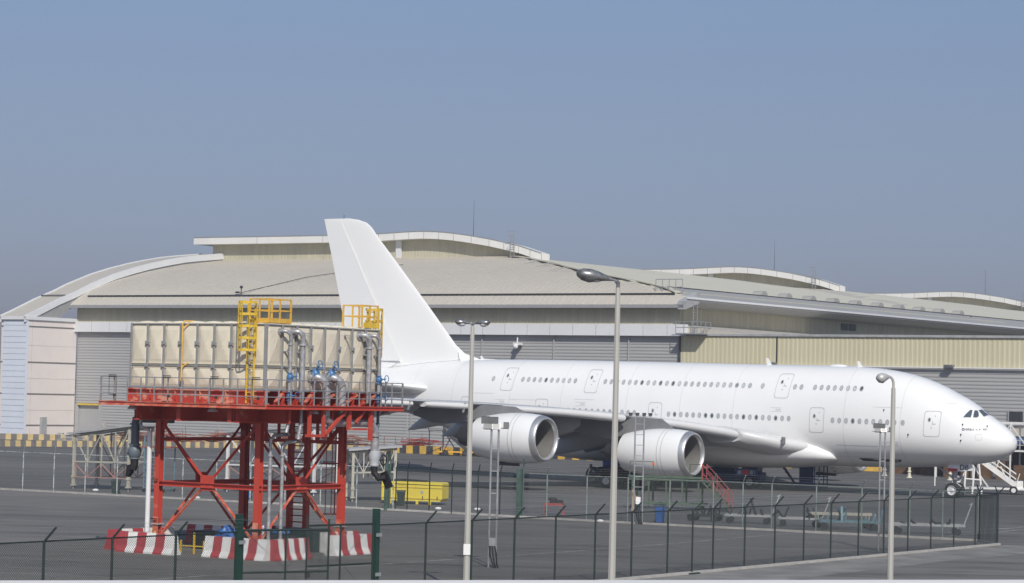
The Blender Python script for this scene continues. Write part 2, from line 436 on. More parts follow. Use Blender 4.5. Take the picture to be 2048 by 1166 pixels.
line([(16.5, 143.0), (26.3, 136.2)], 0.13)
line([(24.3, 144.2), (33.5, 158.2), (44, 176)], 0.14)
line([(25.2, 143.2), (34.4, 157.2), (45, 174)], 0.14)
for y0, x0, x1 in ((205, -20, 12), (232, -45, -8), (262, -60, 30), (190, 38, 62)):
    line([(x0, y0), (x1, y0 - (x1 - x0) * 0.2)], 0.3)
for k in range(7):
    x = -25 + k * 1.7; line([(x, 118 + k * 0.3), (x + 0.9, 117.9 + k * 0.3)], 0.10)
# low concrete kerb under the far fence
def kerb(pts, w, h, name, mat_):
    m = MB()
    for a, b in zip(pts[:-1], pts[1:]): m.bar((*a, h / 2), (*b, h / 2), w, h)
    return m.build(name, mat_)
k = struct(kerb([(-60, 191), (-33.6, 174.3), (-3.38, 155.9), (4.9, 150.2), (17.8, 142.9), (26.1, 138.4)], 0.35, 0.12, 'kerb', conc))
k = struct(kerb([(-22, 64.2), (-3, 90.6), (26.5, 135.1), (26.1, 138.2)], 0.3, 0.10, 'kerb', conc))

m = MB(); m.add([(-23, 64.0, .012), (-18, 60.5, .012), (4.0, 92.5, .012), (12.5, 106.0, .012), (22, 121.5, .012), (30.5, 133.0, .012), (27.0, 135.2, .012)], [(0, 1, 2, 3, 4, 5, 6)])
struct(m.build('verge', simple('dusty_concrete', (0.25, 0.24, 0.225), rough=0.9, c2=(0.15, 0.147, 0.14), scale=0.5, thr=(.35, .65))))
# white ledge of the viewing window, close to the camera
m = MB()
def ztop(x, y): return CAMZ - y * .0733 + .0245 * x + (.0045 * y * abs(x) * 0)
m.loft([[(x, 3.5, 0), (x, 3.5, ztop(x, 3.98) - .05), (x, 3.52, ztop(x, 3.98) - .01), (x, 3.60, ztop(x, 3.98)), (x, 3.98, ztop(x, 3.98)), (x, 4.0, ztop(x, 3.98) - .012), (x, 4.0, 0)] for x in (-3, -1.5, 0, 1.5, 3)], True, True)
ledge = tag(m.build('window_ledge', concw), 'white painted ledge along the bottom edge of the view', 'ledge')

# ================================================================ hangars
HO = Vector((-65.82, 378.96, 0))
T = 106.0
def prof(pts):
    def f(x):
        if x <= pts[0][0]: return pts[0][1]
        for (a, za), (b, zb) in zip(pts[:-1], pts[1:]):
            if x <= b: return za + (zb - za) * (x - a) / (b - a)
        return pts[-1][1]
    return f
fF = prof([(-1.6, 19.55), (0, 20.75), (1.5, 21.5), (3, 22.2), (8, 23.8), (15, 25.5), (23, 27.0), (33, 28.35), (45, 29.4), (58, 30.0), (72, 29.8), (85, 28.8), (96, 27.0)])
gS = prof([(-1.8, 20.4), (0, 20.9), (4, 22.0), (10, 23.0), (20, 24.4), (32, 26.3), (42, 27.6), (55, 29.0), (70, 29.9), (110, 30.2)])
PITCH = 96.0
def clere(k, root):
    d0, d1 = 33.0, 62.0
    if k == 1: d0 += 0.5
    top = [(-5, 32.0), (22, 31.9), (30, 31.9), (36, 32.1), (41.7, 32.3), (47.3, 31.9), (53.9, 30.9), (59.3, 29.8), (63.4, 28.6)]
    dense = []
    for (a, za), (b, zb) in zip(top[:-1], top[1:]):
        for i in range(4): dense.append((a + (b - a) * i / 4, za + (zb - za) * i / 4))
    dense.append(top[-1])
    # smooth the curve a little
    for _ in range(3):
        dense = [dense[0]] + [(dense[i][0], (dense[i - 1][1] + 2 * dense[i][1] + dense[i + 1][1]) / 4) for i in range(1, len(dense) - 1)] + [dense[-1]]
    off = k * PITCH
    # roof slab with deep white fascia overhanging the wall by 2 m
    m = MB(); rings = []
    for t, z in dense:
        dd = d1 if t < 30 else max(d0 + .6, d1 - (t - 30) * 2.4)
        rings.append([(t, off + d0 - 1.6, z - 1.12), (t, off + dd, z - 1.12), (t, off + dd, z - 0.05), (t, off + d0 - 1.6, z)])
    m.loft(rings, True, True)
    fa = m.build('fascia', fascia2, root)
    m = MB()
    for t, z in dense[::2]:
        m.box(t - 0.04, t + 0.04, off + d0 - 1.63, off + d0 - 1.6, z - 1.1, z - 0.1)
    m.build('fascia_joint', greyst, fa)
    m = MB()
    for (t, z), (t2, z2) in zip(dense[:-1], dense[1:]): m.bar((t, off + d0 - 1.63, z + .03), (t2, off + d0 - 1.63, z2 + .03), 0.12, 0.07)
    m.build('gutter_edge', steel, fa)
    # profiled wall under it
    m = MB(); a, b = [], []; t = -2.2; 
    ftop = prof(dense)
    i = 0
    while t < 61.4:
        for fr, dd in ((0, 0), (.42, 0), (.5, 1), (.92, 1)):
            tt = t + fr * 0.6; a.append((tt, off + d0 - 0.03 * dd, 25.0)); b.append((tt, off + d0 - 0.03 * dd, ftop(tt) - 0.98))
        t += 0.6
    m.loft([a, b], closed=False)
    m.quad((-2.2, off + d0, 25), (-2.2, off + d1 - 1, 25), (-2.2, off + d1 - 1, 31.0), (-2.2, off + d0, 31.0))
    m.quad((61.4, off + d0, 22), (61.4, off + d0 + 2, 22), (61.4, off + d0 + 2, 28.2), (61.4, off + d0, 28.2))
    m.build('clerestory_wall', wallm, root)
    m = MB(); m.box(35.5, 36.5, off + d0 - 0.45, off + d0 - 0.12, 25, 31.1); m.build('pier', fascia, root)
    # cat ladder at the right end
    m = MB(); dl = off + d0 - 1.9
    for tt in (58.0, 58.7): m.tube((tt, dl, 27.5), (tt, dl, 31.9), 0.05, 5)
    for i in range(12): m.tube((58.0, dl, 27.8 + i * .34), (58.7, dl, 27.8 + i * .34), 0.03, 4)
    for z in (29.2, 30.2, 31.2): m.path([(58.0, dl, z), (57.8, dl - .7, z), (58.9, dl - .7, z), (58.7, dl, z)], 0.035, 4)
    m.tube((58.7, dl, 31.9), (57.3, dl, 32.0), 0.04, 4)
    m.build('cat_ladder', steel, root)
    m = MB(); m.tube((47, off + d0 + 4, 31.5), (47, off + d0 + 4, 37.2), 0.045, 5, 0.02); m.build('lightning_rod', darksteel, root)
def roofshell(k, root):
    off = k * PITCH
    ds = [-1.6, 0, .8, 1.5, 3, 5, 8, 11, 15, 19, 23, 28, 33, 39, 45, 52, 58, 65, 72, 79, 85, 90, 96]
    ts = [-0.2, 6, 12, 20, 28, 36, 44, 50, 55, 60, 64, 68, 72, 76, 80, 84, 87, 90, 93, 96, 98, 100, 102, 104, T, T + .8, T + 1.8]
    if k: ds = [d for d in ds if d >= 0]
    m = MB(); V = []
    for d in ds:
        for t in ts: V.append((t, off + d, min(fF(d), gS(T - t))))
    n = len(ts); fs = []
    for i in range(len(ds) - 1):
        for j in range(n - 1): fs.append((i * n + j, i * n + j + 1, (i + 1) * n + j + 1, (i + 1) * n + j))
    o = len(m.v); m.v += V
    for f in fs:
        m.f.append(f)
        c = sum((Vector(V[i]) for i in f), Vector()) / 4
        # material by slope, with the light on each slope put into its colour
        m.m.append(0 if fF(c.y - off) <= gS(T - c.x) else (2 if T - c.x < 4.2 else 1))
    r = m.build('roof', [roofm, roofm2, roofgrey], root, smooth=25)
    return r
def hangar(k, label):
    root = empty('aircraft_hangar', HO, -TH, label, 'hangar', 'row of maintenance hangars')
    off = k * PITCH
    r = roofshell(k, root)
    if k == 0:
        # standing seams as fine raised ribs on the front slope
        m = MB()
        ds = [0.1, 1.5, 3, 5, 8, 11, 15, 19, 23, 28, 33]
        t = 1.0
        while t < T - 1:
            pts = [(t, d, fF(d)) for d in ds if fF(d) <= gS(T - t) + .01]
            for (a, b) in zip(pts[:-1], pts[1:]): m.bar((a[0], a[1], a[2] + .02), (b[0], b[1], b[2] + .02), 0.07, 0.07)
            m.bar((t, -1.6, 19.57), (t, 0, 20.78), 0.07, 0.07)
            t += 0.9
        m.build('roof_seams', roofm, r)
        # snow-guard rail and gutter along the crease
        m = MB(); m.bar((2, 0.15, 20.98), (T - 1, 0.15, 20.98), 0.22, 0.22); m.build('valley_gutter', darksteel, r)
        m = MB(); m.box(-0.6, T + 1.4, -1.75, -1.35, 19.1, 19.52); m.box(-0.6, T + 1.4, -1.35, 0, 19.15, 19.25); m.build('eave_gutter', simple('gutter_grey', (0.30, 0.305, 0.31), var=0.06), r)
        m = MB(); m.prism([(T + 1.8, -1.75, 18.9), (T + 1.8, -1.75, 19.9), (T + 1.8, 1.6, 21.3), (T + 1.8, 1.6, 19.8)], (-1.2, 0, 0)); m.build('eave_end_cap', greyst, r)
        # raised hip capping (pale band seen along the crest)
        m = MB(); last = None
        for i in range(0, 60):
            t = T - 1.0 - i * 0.95
            lo, hi = -1.6, 40.0
            if gS(T - t) >= fF(33): break
            for _ in range(30):
                mid = (lo + hi) / 2
                if fF(mid) < gS(T - t): lo = mid
                else: hi = mid
            p = Vector((t, lo, gS(T - t) + 0.04))
            if last is not None: m.bar(last, p, 0.9, 0.14)
            last = p
        m.build('hip_capping', roofm2, r)
        # front wall: cream profiled band, white band, grey doors
        corr((0, 0, 0), (1, 0, 0), T, 17.05, 19.4, 0.6, 0.03, (0, -1, 0)).build('upper_wall', wallm, root)
        m = MB(); m.box(0, T + 1.0, -0.55, 0.3, 15.55, 17.05); band = m.build('door_header', fascia, root)
        m = MB()
        for i in range(1, 30): m.box(i * 3.6 - .03, i * 3.6 + .03, -0.565, -0.55, 15.6, 17.0)
        m.build('header_joint', greyst, band)
        dm = corr((5.5, 0.25, 0), (1, 0, 0), T - 5.5, 0, 15.55, 0.42, 0.05, (0, -1, 0), False)
        door = dm.build('sliding_doors', doorm, root)
        dm = corr((0, 0.25, 0), (1, 0, 0), 5.5, 4.6, 15.55, 0.42, 0.05, (0, -1, 0), False); dm.build('sliding_doors', doorm, root)
        m = MB()
        for i in range(1, 9): m.box(5.5 + i * 11.6 - .08, 5.5 + i * 11.6 + .08, -0.02, 0.12, 0.2, 15.5)
        m.build('door_seam', simple('seam_grey', (0.38, 0.38, 0.385)), door)
        # left hand recess with white shutter
        m = MB(); m.box(0, 5.5, 1.6, 1.8, 0, 4.6); m.box(0, 0.7, 0.1, 1.6, 0, 4.6); m.box(4.9, 5.5, 0.1, 1.6, 0, 4.6); m.build('recess_wall', doorm, root)
        m = MB(); m.box(0.9, 4.8, 0.9, 1.1, 1.75, 3.8); m.build('shutter', fascia, root)
        m = MB(); m.box(0.9, 4.8, 1.0, 1.2, 1.2, 1.75); w = m.build('window', glassdark, root)
        m = MB()
        for i in range(5): m.box(0.9 + i * .95, 1.02 + i * .95, 0.95, 1.0, 1.2, 1.75)
        m.build('mullion', steel, w)
        m = MB(); m.box(0.7, 5.0, -0.1, 0.1, 4.5, 4.75); m.build('lintel_strip', yellow, root)
        m = MB(); m.box(5.7, 6.4, 0.0, 0.18, 0, 2.1); m.build('side_door', conc, root)
        # side wall along the right, round soffit
        corr((T - 1.2, 0.4, 0), (0, 1, 0), 105, 0, 21.3, 0.6, 0.05, (1, 0, 0)).build('side_wall', wallm, root)
        m = MB(); prf = []
        for i in range(7):
            a = i / 6 * math.pi / 2; prf.append((T + 1.9 - 3.05 * (1 - math.cos(a)), 20.3 - 1.0 * math.sin(a)))
        m.loft([[(x, -1.4, z) for x, z in prf], [(x, 290, z) for x, z in prf]], closed=False); m.build('curved_soffit', simple('soffit_grey', (0.36, 0.36, 0.36), var=0.05), root)
        m = MB(); m.box(T + 1.75, T + 1.95, -1.4, 290, 20.25, 20.5); m.build('side_gutter', fascia, root)
        m = MB(); m.box(T - 4.2, T - 4.0, 3, 290, 22.0, 22.14); m.build('ridge_rail', darksteel, root)
        # round roof vents along the dark line
        for i in range(10):
            d = 30 + i * 7.3
            m = MB(); pr = [(T - 4.3 + 0 * j, d + math.cos(j / 10 * math.pi) * 0.95, 22.05 + math.sin(j / 10 * math.pi) * .75) for j in range(11)]
            m.prism(pr, (-1.5, 0, 0)); m.build('roof_vent', roofgrey, root)
        for d in (47.1, 49.6):
            m = MB(); m.box(T - 1.14, T - 1.02, d, d + 2.0, 18.0, 18.95); lv = m.build('louvre', darksteel, root)
        # corner balcony with railings and ladder
        m = MB(); m.box(T + 0.5, T + 4.2, -2.0, 0.5, 15.75, 15.9)
        for x in (T + .5, T + 1.7, T + 2.9, T + 4.2):
            m.tube((x, -2, 15.9), (x, -2, 17.3), .05, 5)
        for z in (16.6, 17.3): m.tube((T + .5, -2, z), (T + 4.2, -2, z), .05, 5)
        for y in (-.8, .5): m.tube((T + 4.2, y, 15.9), (T + 4.2, y, 17.3), .05, 5)
        for z in (16.6, 17.3): m.tube((T + 4.2, -2, z), (T + 4.2, .5, z), .05, 5)
        for x in (T + 2.4, T + 3.0): m.tube((x, -0.9, 15.9), (x, -0.9, 19.8), .05, 5)
        for i in range(11): m.tube((T + 2.4, -.9, 16.2 + i * .33), (T + 3.0, -.9, 16.2 + i * .33), .03, 4)
        m.build('corner_balcony', steel, root)
        m = MB()
        for i in range(5):
            x = T - 4.5 + i * 1.0; m.tube((x, 1.2, 20.9), (x, 1.2, 22.9), .05, 5)
        for z in (21.9, 22.9): m.tube((T - 4.5, 1.2, z), (T - .5, 1.2, z), .05, 5)
        m.build('roof_railing', steel, root)
        # arched ribbon roof on the left gable, with white fascias
        rp = [(-10.9, 17.5), (-8.3, 18.5), (-4, 20.3), (0, 21.75), (3, 23.0), (8, 24.75), (12, 25.85), (16, 26.8), (20, 27.6), (24, 28.3), (28, 28.8), (33.5, 29.4)]
        m = MB(); m.loft([[(-5.0, d, z) for d, z in rp], [(-0.15, d, z) for d, z in rp]], closed=False)
        m.build('arched_roof', roofm, root, smooth=30)
        for t0, nm in ((-5.35, 'arch_fascia'), (-0.2, 'arch_fascia')):
            m = MB(); m.loft([[(t0, d, z + .12), (t0 + .35, d, z + .12), (t0 + .35, d, z - .85), (t0, d, z - .85)] for d, z in rp], True, True)
            m.build(nm, fascia, root)
        m = MB(); m.loft([[(-0.02, d, z - .6) for d, z in rp], [(-0.02, d, min(z - .8, fF(d) - .8) if d > -1.5 else 17.3) for d, z in rp]], closed=False)
        m.build('gable_infill', simple('gable_grey', (0.30, 0.30, 0.295)), root)
        m = MB(); m.bar((-5, -2.6, 21.0), (-.1, -2.6, 21.0), .3, .12); m.build('roof_step', darksteel, root)
        # tall pier with pink and pale blue cladding
        m = MB(); m.box(-5.2, 0, -10.5, -0.02, 0, 17.0); pier = m.build('corner_pier', pinkp, root)
        m = MB(); m.box(-5.5, 0.25, -10.9, 0, 17.0, 17.5); m.build('pier_coping', fascia, pier)
        m = MB(); m.box(-4.65, -0.6, -10.62, -10.5, 0, 16.9); m.box(-0.6, 0.10, -10.62, -10.1, 0, 16.9); bs = m.build('pale_blue_cladding', bluep, pier)
        m = MB()
        for i in range(1, 20): m.box(-4.65, 0.11, -10.64, -10.62, i * .85, i * .85 + .035)
        m.build('cladding_joint', groove, bs)
        for z in (1.25, 5.9, 10.6, 15.9):
            m = MB(); m.box(0, 0.03, -10.05, -0.02, z, z + .22); m.box(-5.22, -4.66, -10.53, -10.5, z, z + .22); m.build('dark_groove', groove, pier)
        m = MB()
        for z in (3.6, 8.3, 13.2): m.box(0, 0.02, -10.05, -0.02, z, z + .04)
        m.box(0, .02, -9.3, -9.26, 0, 16.9)
        m.build('panel_joint', simple('joint_pink_grey', (0.50, 0.45, 0.43)), pier)
        m = MB(); m.box(0.02, 0.5, -7.2, -6.2, 0, 2.6); m.build('service_box', greyst, pier)
        # spotlight high on the doors, satellite dish on the roof
        m = MB(); m.box(80.8, 81.8, -0.9, -0.1, 14.2, 14.5); m.ell((81.3, -1.0, 14.0), .35, .35, .35); m.tube((81.3, -.6, 14.4), (81.3, -.6, 15.2), .1, 6)
        m.build('wall_spotlight', fascia, root)
        m = MB(); m.ell((31.3, .5, 21.45), .5, .2, .15, 10, 6); m.tube((32, .5, 21.2), (32.0, .5, 22.0), .07, 6); m.ell((32.1, .4, 22.2), .28, .22, .22, 8, 6); m.build('roof_camera', darksteel, root)
        m = MB(); m.path([(32, .5, 21.4), (38, 8, 24.0), (44, 14, 25.5), (48, 18, 26.3)], .05, 5); m.build('roof_cable', darksteel, root)
    else:
        m = MB(); m.box(T - 1.4, T - 1.2, off + 10, off + 95, 0, 20.6); m.build('side_wall', wallm, root)
    clere(k, root)
    # plain rear volume so the building is closed
    m = MB(); m.box(-0.1, T - 2.5, off + (0.4 if k == 0 else 1), off + PITCH - 1, 0, 19.0 if k == 0 else 20); m.build('core_wall', doorm, root)
    return root
hangar(0, 'huge cream and grey hangar with curved roof and pink corner pier')
hangar(1, 'second hangar roof rising behind the first, curved white fascia')
hangar(2, 'farthest hangar roof at the right edge of the row')

# annex in front of the right corner
an = empty('annex_building', HO, -TH, 'long yellow-cream metal annex with flat roof behind the airliner nose', 'building')
A0, A1 = T + 0.1, 235.0
corr((A0, 0, 0), (1, 0, 0), A1 - A0, 12.1, 15.6, 0.62, 0.028, (0, -1, 0)).build('upper_wall', annexm, an)
m = MB(); m.box(A0, A1, -0.25, 0.0, 15.6, 15.85); m.build('roof_trim', greyst, an)
m = MB(); m.box(A0 + 12, A1, -0.32, -0.12, 11.95, 12.1); m.build('drip_strip', fascia2, an)
m = MB(); m.box(A0 + 13.9, A0 + 14.05, -.16, -.10, 12.1, 15.6); m.box(A0 - .1, A0 + .05, -.3, 0, 4, 15.7); m.build('wall_joint', darksteel, an)
corr((A0, 0.2, 0), (1, 0, 0), A1 - A0, 5.0, 12.0, 0.42, 0.05, (0, -1, 0), False).build('ribbed_wall', doorm, an)
corr((A0, 0.2, 0), (1, 0, 0), 44, 0, 5.0, 0.42, 0.05, (0, -1, 0), False).build('ribbed_wall', doorm, an)
m = MB(); m.box(A0 + 44, A1, -0.3, 0.3, 4.1, 5.0); m.build('canopy_band', simple('canopy_beige', (0.55, 0.50, 0.42)), an)
m = MB(); m.box(A0 + 44, A1, 3.0, 3.3, 0, 4.1); m.build('dark_workshop', darkin, an)
m = MB(); m.box(A0 + 44.9, A0 + 46.6, -0.12, .05, 5.5, 7.0); w = m.build('window', darksteel, an)
m = MB(); m.box(A0 + 44.7, A0 + 46.8, -0.08, .0, 5.35, 7.15); m.build('window_frame', greyst, w)
m = MB(); V = [(A0, 0.0, 15.8), (A1, 0, 15.8), (A1, 36, 17.0), (A0 + .1, 36, 17.0)]; m.quad(*V); m.quad((A0 + 20, 0, 0), (A0 + 20, 36, 0), (A0 + 20, 36, 15.8), (A0 + 20, 0, 15.8)); m.build('annex_roof', roofm, an)
m = MB(); m.loft([[(T - 1.1, .15, 17.1), (A0 + 9, .15, 15.87), (A0 + 9, .15, 15.6), (T - 1.1, .15, 15.6)], [(T - 1.1, 36, 17.1), (A0 + 9, 36, 15.87), (A0 + 9, 36, 15.6), (T - 1.1, 36, 15.6)]], True, True); m.build('lean_to_roof', roofm, an)
m = MB()
for k in range(5): f = (k + 1) / 6; m.bar((T - 1.1 + 10.2 * f, .2, 17.12 - 1.25 * f), (T - 1.1 + 10.2 * f, 35.8, 17.12 - 1.25 * f), .15, .06)
m.build('roof_purlins', greyst, an)
for t in (A0 + 13, A0 + 36.8):
    m = MB(); m.box(t, t + 1.1, -.9, -.15, 12.1, 12.35); m.box(t + .1, t + 1.0, -.85, -.3, 12.0, 12.1); m.build('wall_lamp', lamphead, an)
m = MB(); m.box(A0 + 45.5, A0 + 62, -2.2, -0.3, 3.3, 4.0); m.build('blue_awning', simple('awning_blue', (0.05, 0.11, 0.26)), an)

# ================================================================ airliner
NO = Vector((40.62, 200.22, 0))
plane = empty('airliner', NO, -TH, 'large white double-deck airliner with four engines parked before the hangars', 'airliner')
# local frame: x towards the nose (nose tip near 0), y away from the viewer, z up
ST = [  # a, top, bottom, half width, height of greatest width
 (0.02, 4.62, 4.46, .08, 4.54), (0.12, 4.98, 4.12, .46, 4.53), (0.3, 5.24, 3.88, .76, 4.52), (0.6, 5.55, 3.62, 1.08, 4.52), (1.0, 5.88, 3.40, 1.40, 4.55), (1.5, 6.24, 3.20, 1.72, 4.60), (2.1, 6.60, 3.02, 2.02, 4.66),
 (2.7, 7.02, 2.90, 2.28, 4.74), (3.4, 7.50, 2.79, 2.52, 4.82), (4.3, 8.05, 2.68, 2.77, 4.92), (5.2, 8.48, 2.59, 2.97, 5.0), (6.3, 9.02, 2.50, 3.16, 5.1), (7.6, 9.52, 2.42, 3.32, 5.2), (9.0, 9.92, 2.36, 3.43, 5.3),
 (10.6, 10.24, 2.30, 3.51, 5.4), (12.6, 10.45, 2.25, 3.56, 5.5), (15, 10.54, 2.22, 3.57, 5.5), (20, 10.58, 2.2, 3.57, 5.5), (25, 10.62, 2.2, 3.57, 5.5), (30, 10.66, 2.2, 3.57, 5.5), (36, 10.70, 2.2, 3.57, 5.5), (42, 10.73, 2.2, 3.57, 5.55), (46, 10.73, 2.3, 3.57, 5.6),
 (49, 10.72, 2.7, 3.54, 5.8), (52, 10.68, 3.3, 3.40, 6.1), (55, 10.58, 4.05, 3.14, 6.5), (58, 10.40, 4.9, 2.76, 6.9), (61, 10.16, 5.75, 2.3, 7.3), (64, 9.86, 6.55, 1.8, 7.7), (67, 9.55, 7.25, 1.3, 8.1), (70, 9.2, 7.9, .8, 8.4), (72, 8.9, 8.3, .42, 8.6), (72.5, 8.72, 8.48, .15, 8.6)]
def ring(s, n=56):
    a, zt, zb, w, zc = s; out = []
    for i in range(n):
        t = 2 * math.pi * i / n; c, q = math.cos(t), math.sin(t)
        e = 2.12 if q > 0 else 2.0
        k = (abs(c) ** e + abs(q) ** e) ** (-1 / e)
        h = (zt - zc) if q > 0 else (zc - zb)
        out.append((-a, w * c * k, zc + h * q * k))
    return out
# refine stations smoothly (Catmull-Rom)
def refine(st, k=4):
    out = []
    for i in range(len(st) - 1):
        p0, p1, p2, p3 = st[max(i - 1, 0)], st[i], st[i + 1], st[min(i + 2, len(st) - 1)]
        for j in range(k):
            f = j / k; row = []
            for c in range(5):
                h = p2[0] - p1[0]
                m1 = (p2[c] - p0[c]) / max(p2[0] - p0[0], 1e-6) * h; m2 = (p3[c] - p1[c]) / max(p3[0] - p1[0], 1e-6) * h
                row.append((2 * f**3 - 3 * f**2 + 1) * p1[c] + (f**3 - 2 * f**2 + f) * m1 + (-2 * f**3 + 3 * f**2) * p2[c] + (f**3 - f**2) * m2)
            out.append(tuple(row))
    out.append(st[-1]); return out
STF = refine(ST)
fm = MB(); fm.loft([ring(s) for s in STF], True, True)
fus = fm.build('fuselage', white, plane, smooth=60)
bm = bmesh.new(); bm.from_mesh(fus.data); BV = BVHTree.FromBMesh(bm); bm.free()
def onskin(a, z, side=-1, lift=0.012, dirn=None, org=None):
    """point on the fuselage skin seen square from the side at station a, height z"""
    o = Vector((-a, side * 9, z)) if org is None else Vector(org)
    d = Vector((0, -side, 0)) if dirn is None else Vector(dirn)
    h, n, i, dist = BV.ray_cast(o, d)
    if h is None: return Vector((-a, side * 3.5, z))
    if n.dot(d) > 0: n = -n
    return h + n * lift
def decal(polys, lift=0.012, m=None):
    m = m or MB()
    for pl in polys: m.add([onskin(a, z, lift=lift) for a, z in pl], [tuple(range(len(pl)))])
    return m
def ringstrip(inner, outer, lift, m=None):
    m = m or MB(); n = len(inner)
    vi = [onskin(a, z, lift=lift) for a, z in inner]; vo = [onskin(a, z, lift=lift) for a, z in outer]
    return m.add(vi + vo, [(i, (i + 1) % n, n + (i + 1) % n, n + i) for i in range(n)])
def dense_loop(pts, step=.22):
    out = []
    for i, p in enumerate(pts):
        q = pts[(i + 1) % len(pts)]; d = math.hypot(q[0] - p[0], q[1] - p[1]); k = max(1, math.ceil(round(d / step, 1)))
        out += [(p[0] + (q[0] - p[0]) * j / k, p[1] + (q[1] - p[1]) * j / k) for j in range(k)]
    return out
def rrect(a, z, w, h, r, n=4, g=0.0):
    w = w / 2 + g; h = h / 2 + g; out = []
    for cx, cz, a0 in ((w - r, h - r, 0), (-w + r, h - r, 90), (-w + r, -h + r, 180), (w - r, -h + r, 270)):
        for i in range(n + 1):
            t = R(a0 + 90 * i / n); out.append((a + cx + r * math.cos(t), z + cz + r * math.sin(t)))
    return dense_loop(out)
def oval(a, z, rx, rz, n=14): return [(a + rx * math.cos(2 * math.pi * i / n), z + rz * math.sin(2 * math.pi * i / n)) for i in range(n)]
# cabin windows
ups = [49.12] + [45.91 - i * .622 for i in range(10)] + [37.19 - i * .627 for i in range(24)] + [21.56, 18.5, 17.9] + [16.63 - i * .607 for i in range(8)]
mains = [42.4 - i * .62 for i in range(15)] + [30.27 - i * .611 for i in range(20)] + [14.6 - i * .612 for i in range(10)] + [8.39]
shade = random.Random(3)
def window(a, z):
    m = MB(); n = 14
    ringstrip(oval(a, z, .12, .165), oval(a, z, .18, .235), .012, m)
    m.cur = 1; decal([oval(a, z, .12, .165)], .008, m)
    m.build('window', [winframe, shade.choice([glassdark, winpale, winpale, winpale, winpale, winpale, winframe, winframe])], plane)
for a in ups: window(a, 8.60 + 0.0068 * a)
for a in mains: window(a, 5.92 + 0.0085 * a)
# doors: raised outline with handle and small window
def door(a, zc, w=1.25, h=1.98, pane=True, name='door'):
    m = MB()
    for g0, g1 in ((0, .055),):
        inn = rrect(a, zc, w, h, .22); ex = lambda p: (a + (p[0] - a) * (1 + .10 / w), zc + (p[1] - zc) * (1 + .10 / h))
        ringstrip(inn, [ex(p) for p in inn], .016, m)
    d = m.build(name, whiteline, plane)
    if pane:
        m = MB(); ringstrip(oval(a + .22, zc + .32, .08, .12), oval(a + .22, zc + .32, .13, .18), .02, m)
        m.cur = 1; decal([oval(a + .22, zc + .32, .08, .12)], .016, m)
        m.build('door_window', [winframe, glassdark], d)
        m = MB(); decal([rrect(a - .05, zc + .05, .04, .3, .015), rrect(a - .2, zc - .02, .22, .05, .02), rrect(a + .02, zc - .32, .12, .06, .02), rrect(a - .22, zc + .62, .06, .10, .02)], .02, m)
        m.build('door_handle', simple('door_marking', (0.36, 0.37, 0.40)) if 'door_marking' not in MATS else MATS['door_marking'], d)
for a in (47.45, 38.5, 19.6): door(a, 8.70 + .0045 * a)
for a in (51.6, 43.4, 31.64, 16.07, 5.98): door(a, 5.94 + .0055 * a)
# cargo and service panels, probes, drains
m = MB()
for a, z, w, h in ((12.2, 4.05, 4.4, .035), (9.8, 7.2, 2.6, .03), (50, 7.6, 2.6, .03), (45.5, 7.1, 3.0, .03), (39, 7.25, 2.0, .03), (13.2, 3.1, 3.6, .03), (4.9, 7.65, .9, .02)):
    decal([rrect(a, z, w, h, .01)], .012, m)
m.build('panel_line', simple('line_pale', (0.60, 0.61, 0.63)), plane)
m = MB(); decal([[(12.8, 3.02), (12.5, 2.78), (9.2, 2.80), (9.0, 3.0)]], .02, m); m.build('lower_vent_panel', darksteel, plane)
for a, z, r in ((3.6, 5.99, .06), (3.65, 5.18, .06), (3.65, 4.71, .06), (10.1, 7.0, .06), (7.9, 5.05, .07), (1.9, 5.9, .05)):
    m = MB(); decal([oval(a, z, r, r * 1.2)], .02, m); p = onskin(a, z); m.tube(p, p + Vector((.12, -.16, 0)), .03, 5); m.build('probe', darksteel, plane)
m = MB(); inn = rrect(2.33, 5.01, .42, .42, .03); ringstrip(inn, [(2.33 + (p[0] - 2.33) * 1.1, 5.01 + (p[1] - 5.01) * 1.1) for p in inn], .02, m); m.build('sensor_plate', simple('pale_grey_line', (0.55, 0.56, 0.58)), plane)
m = MB(); m.box(-9.4, -8.8, -3.25, -3.05, 2.75, 3.0); m.build('scoop', darksteel, plane)
# type lettering beside the nose, with the small round mark before it
def nosemap(x, y): return onskin(3.36 - x, 5.53 + y * 1.15, lift=.06)
tm = text_mb('AIRBUS A380-800', 0.205, nosemap)
ring_a = [(3.50 + .11 * math.cos(t * math.pi / 6), 5.60 + .11 * math.sin(t * math.pi / 6)) for t in range(12)]
ring_b = [(3.50 + .055 * math.cos(t * math.pi / 6), 5.60 + .055 * math.sin(t * math.pi / 6)) for t in range(12)]
ringstrip(ring_b, ring_a, .02, tm)
tm.build('lettering', textdark, plane)
# cockpit windows, projected on to the skin
def glasspoly(pts, dirn, org_off):
    d = Vector(dirn).normalized(); out = []
    for p in pts:
        o = Vector(p) - d * 6
        h, n, i, dist = BV.ray_cast(o, d)
        if h is None: return []
        if n.dot(d) > 0: n = -n
        out.append((h, n))
    return out
def cockpit_pane(pts, dirn):
    # subdivide the outline so that pane and frame follow the curved nose
    P = [Vector(p) for p in pts]; c = sum(P, Vector()) / len(P)
    dense = []
    for i in range(len(P)):
        for k in range(3): dense.append(P[i].lerp(P[(i + 1) % len(P)], k / 3))
    rings = []
    for s_ in (1.10, 1.0, .6, .25):
        rr = glasspoly([c + (p - c) * s_ for p in dense], dirn, 0)
        if not rr: return
        rings.append(rr)
    m = MB(); m.loft([[h + n * .012 for h, n in r] for r in rings[1:]], False, True)
    g = m.build('cockpit_window', cockglass, plane, smooth=40)
    m = MB(); m.loft([[h + n * l for h, n in r] for r, l in zip(rings[:2], (.008, .02))])
    m.build('window_frame', winframe, g)
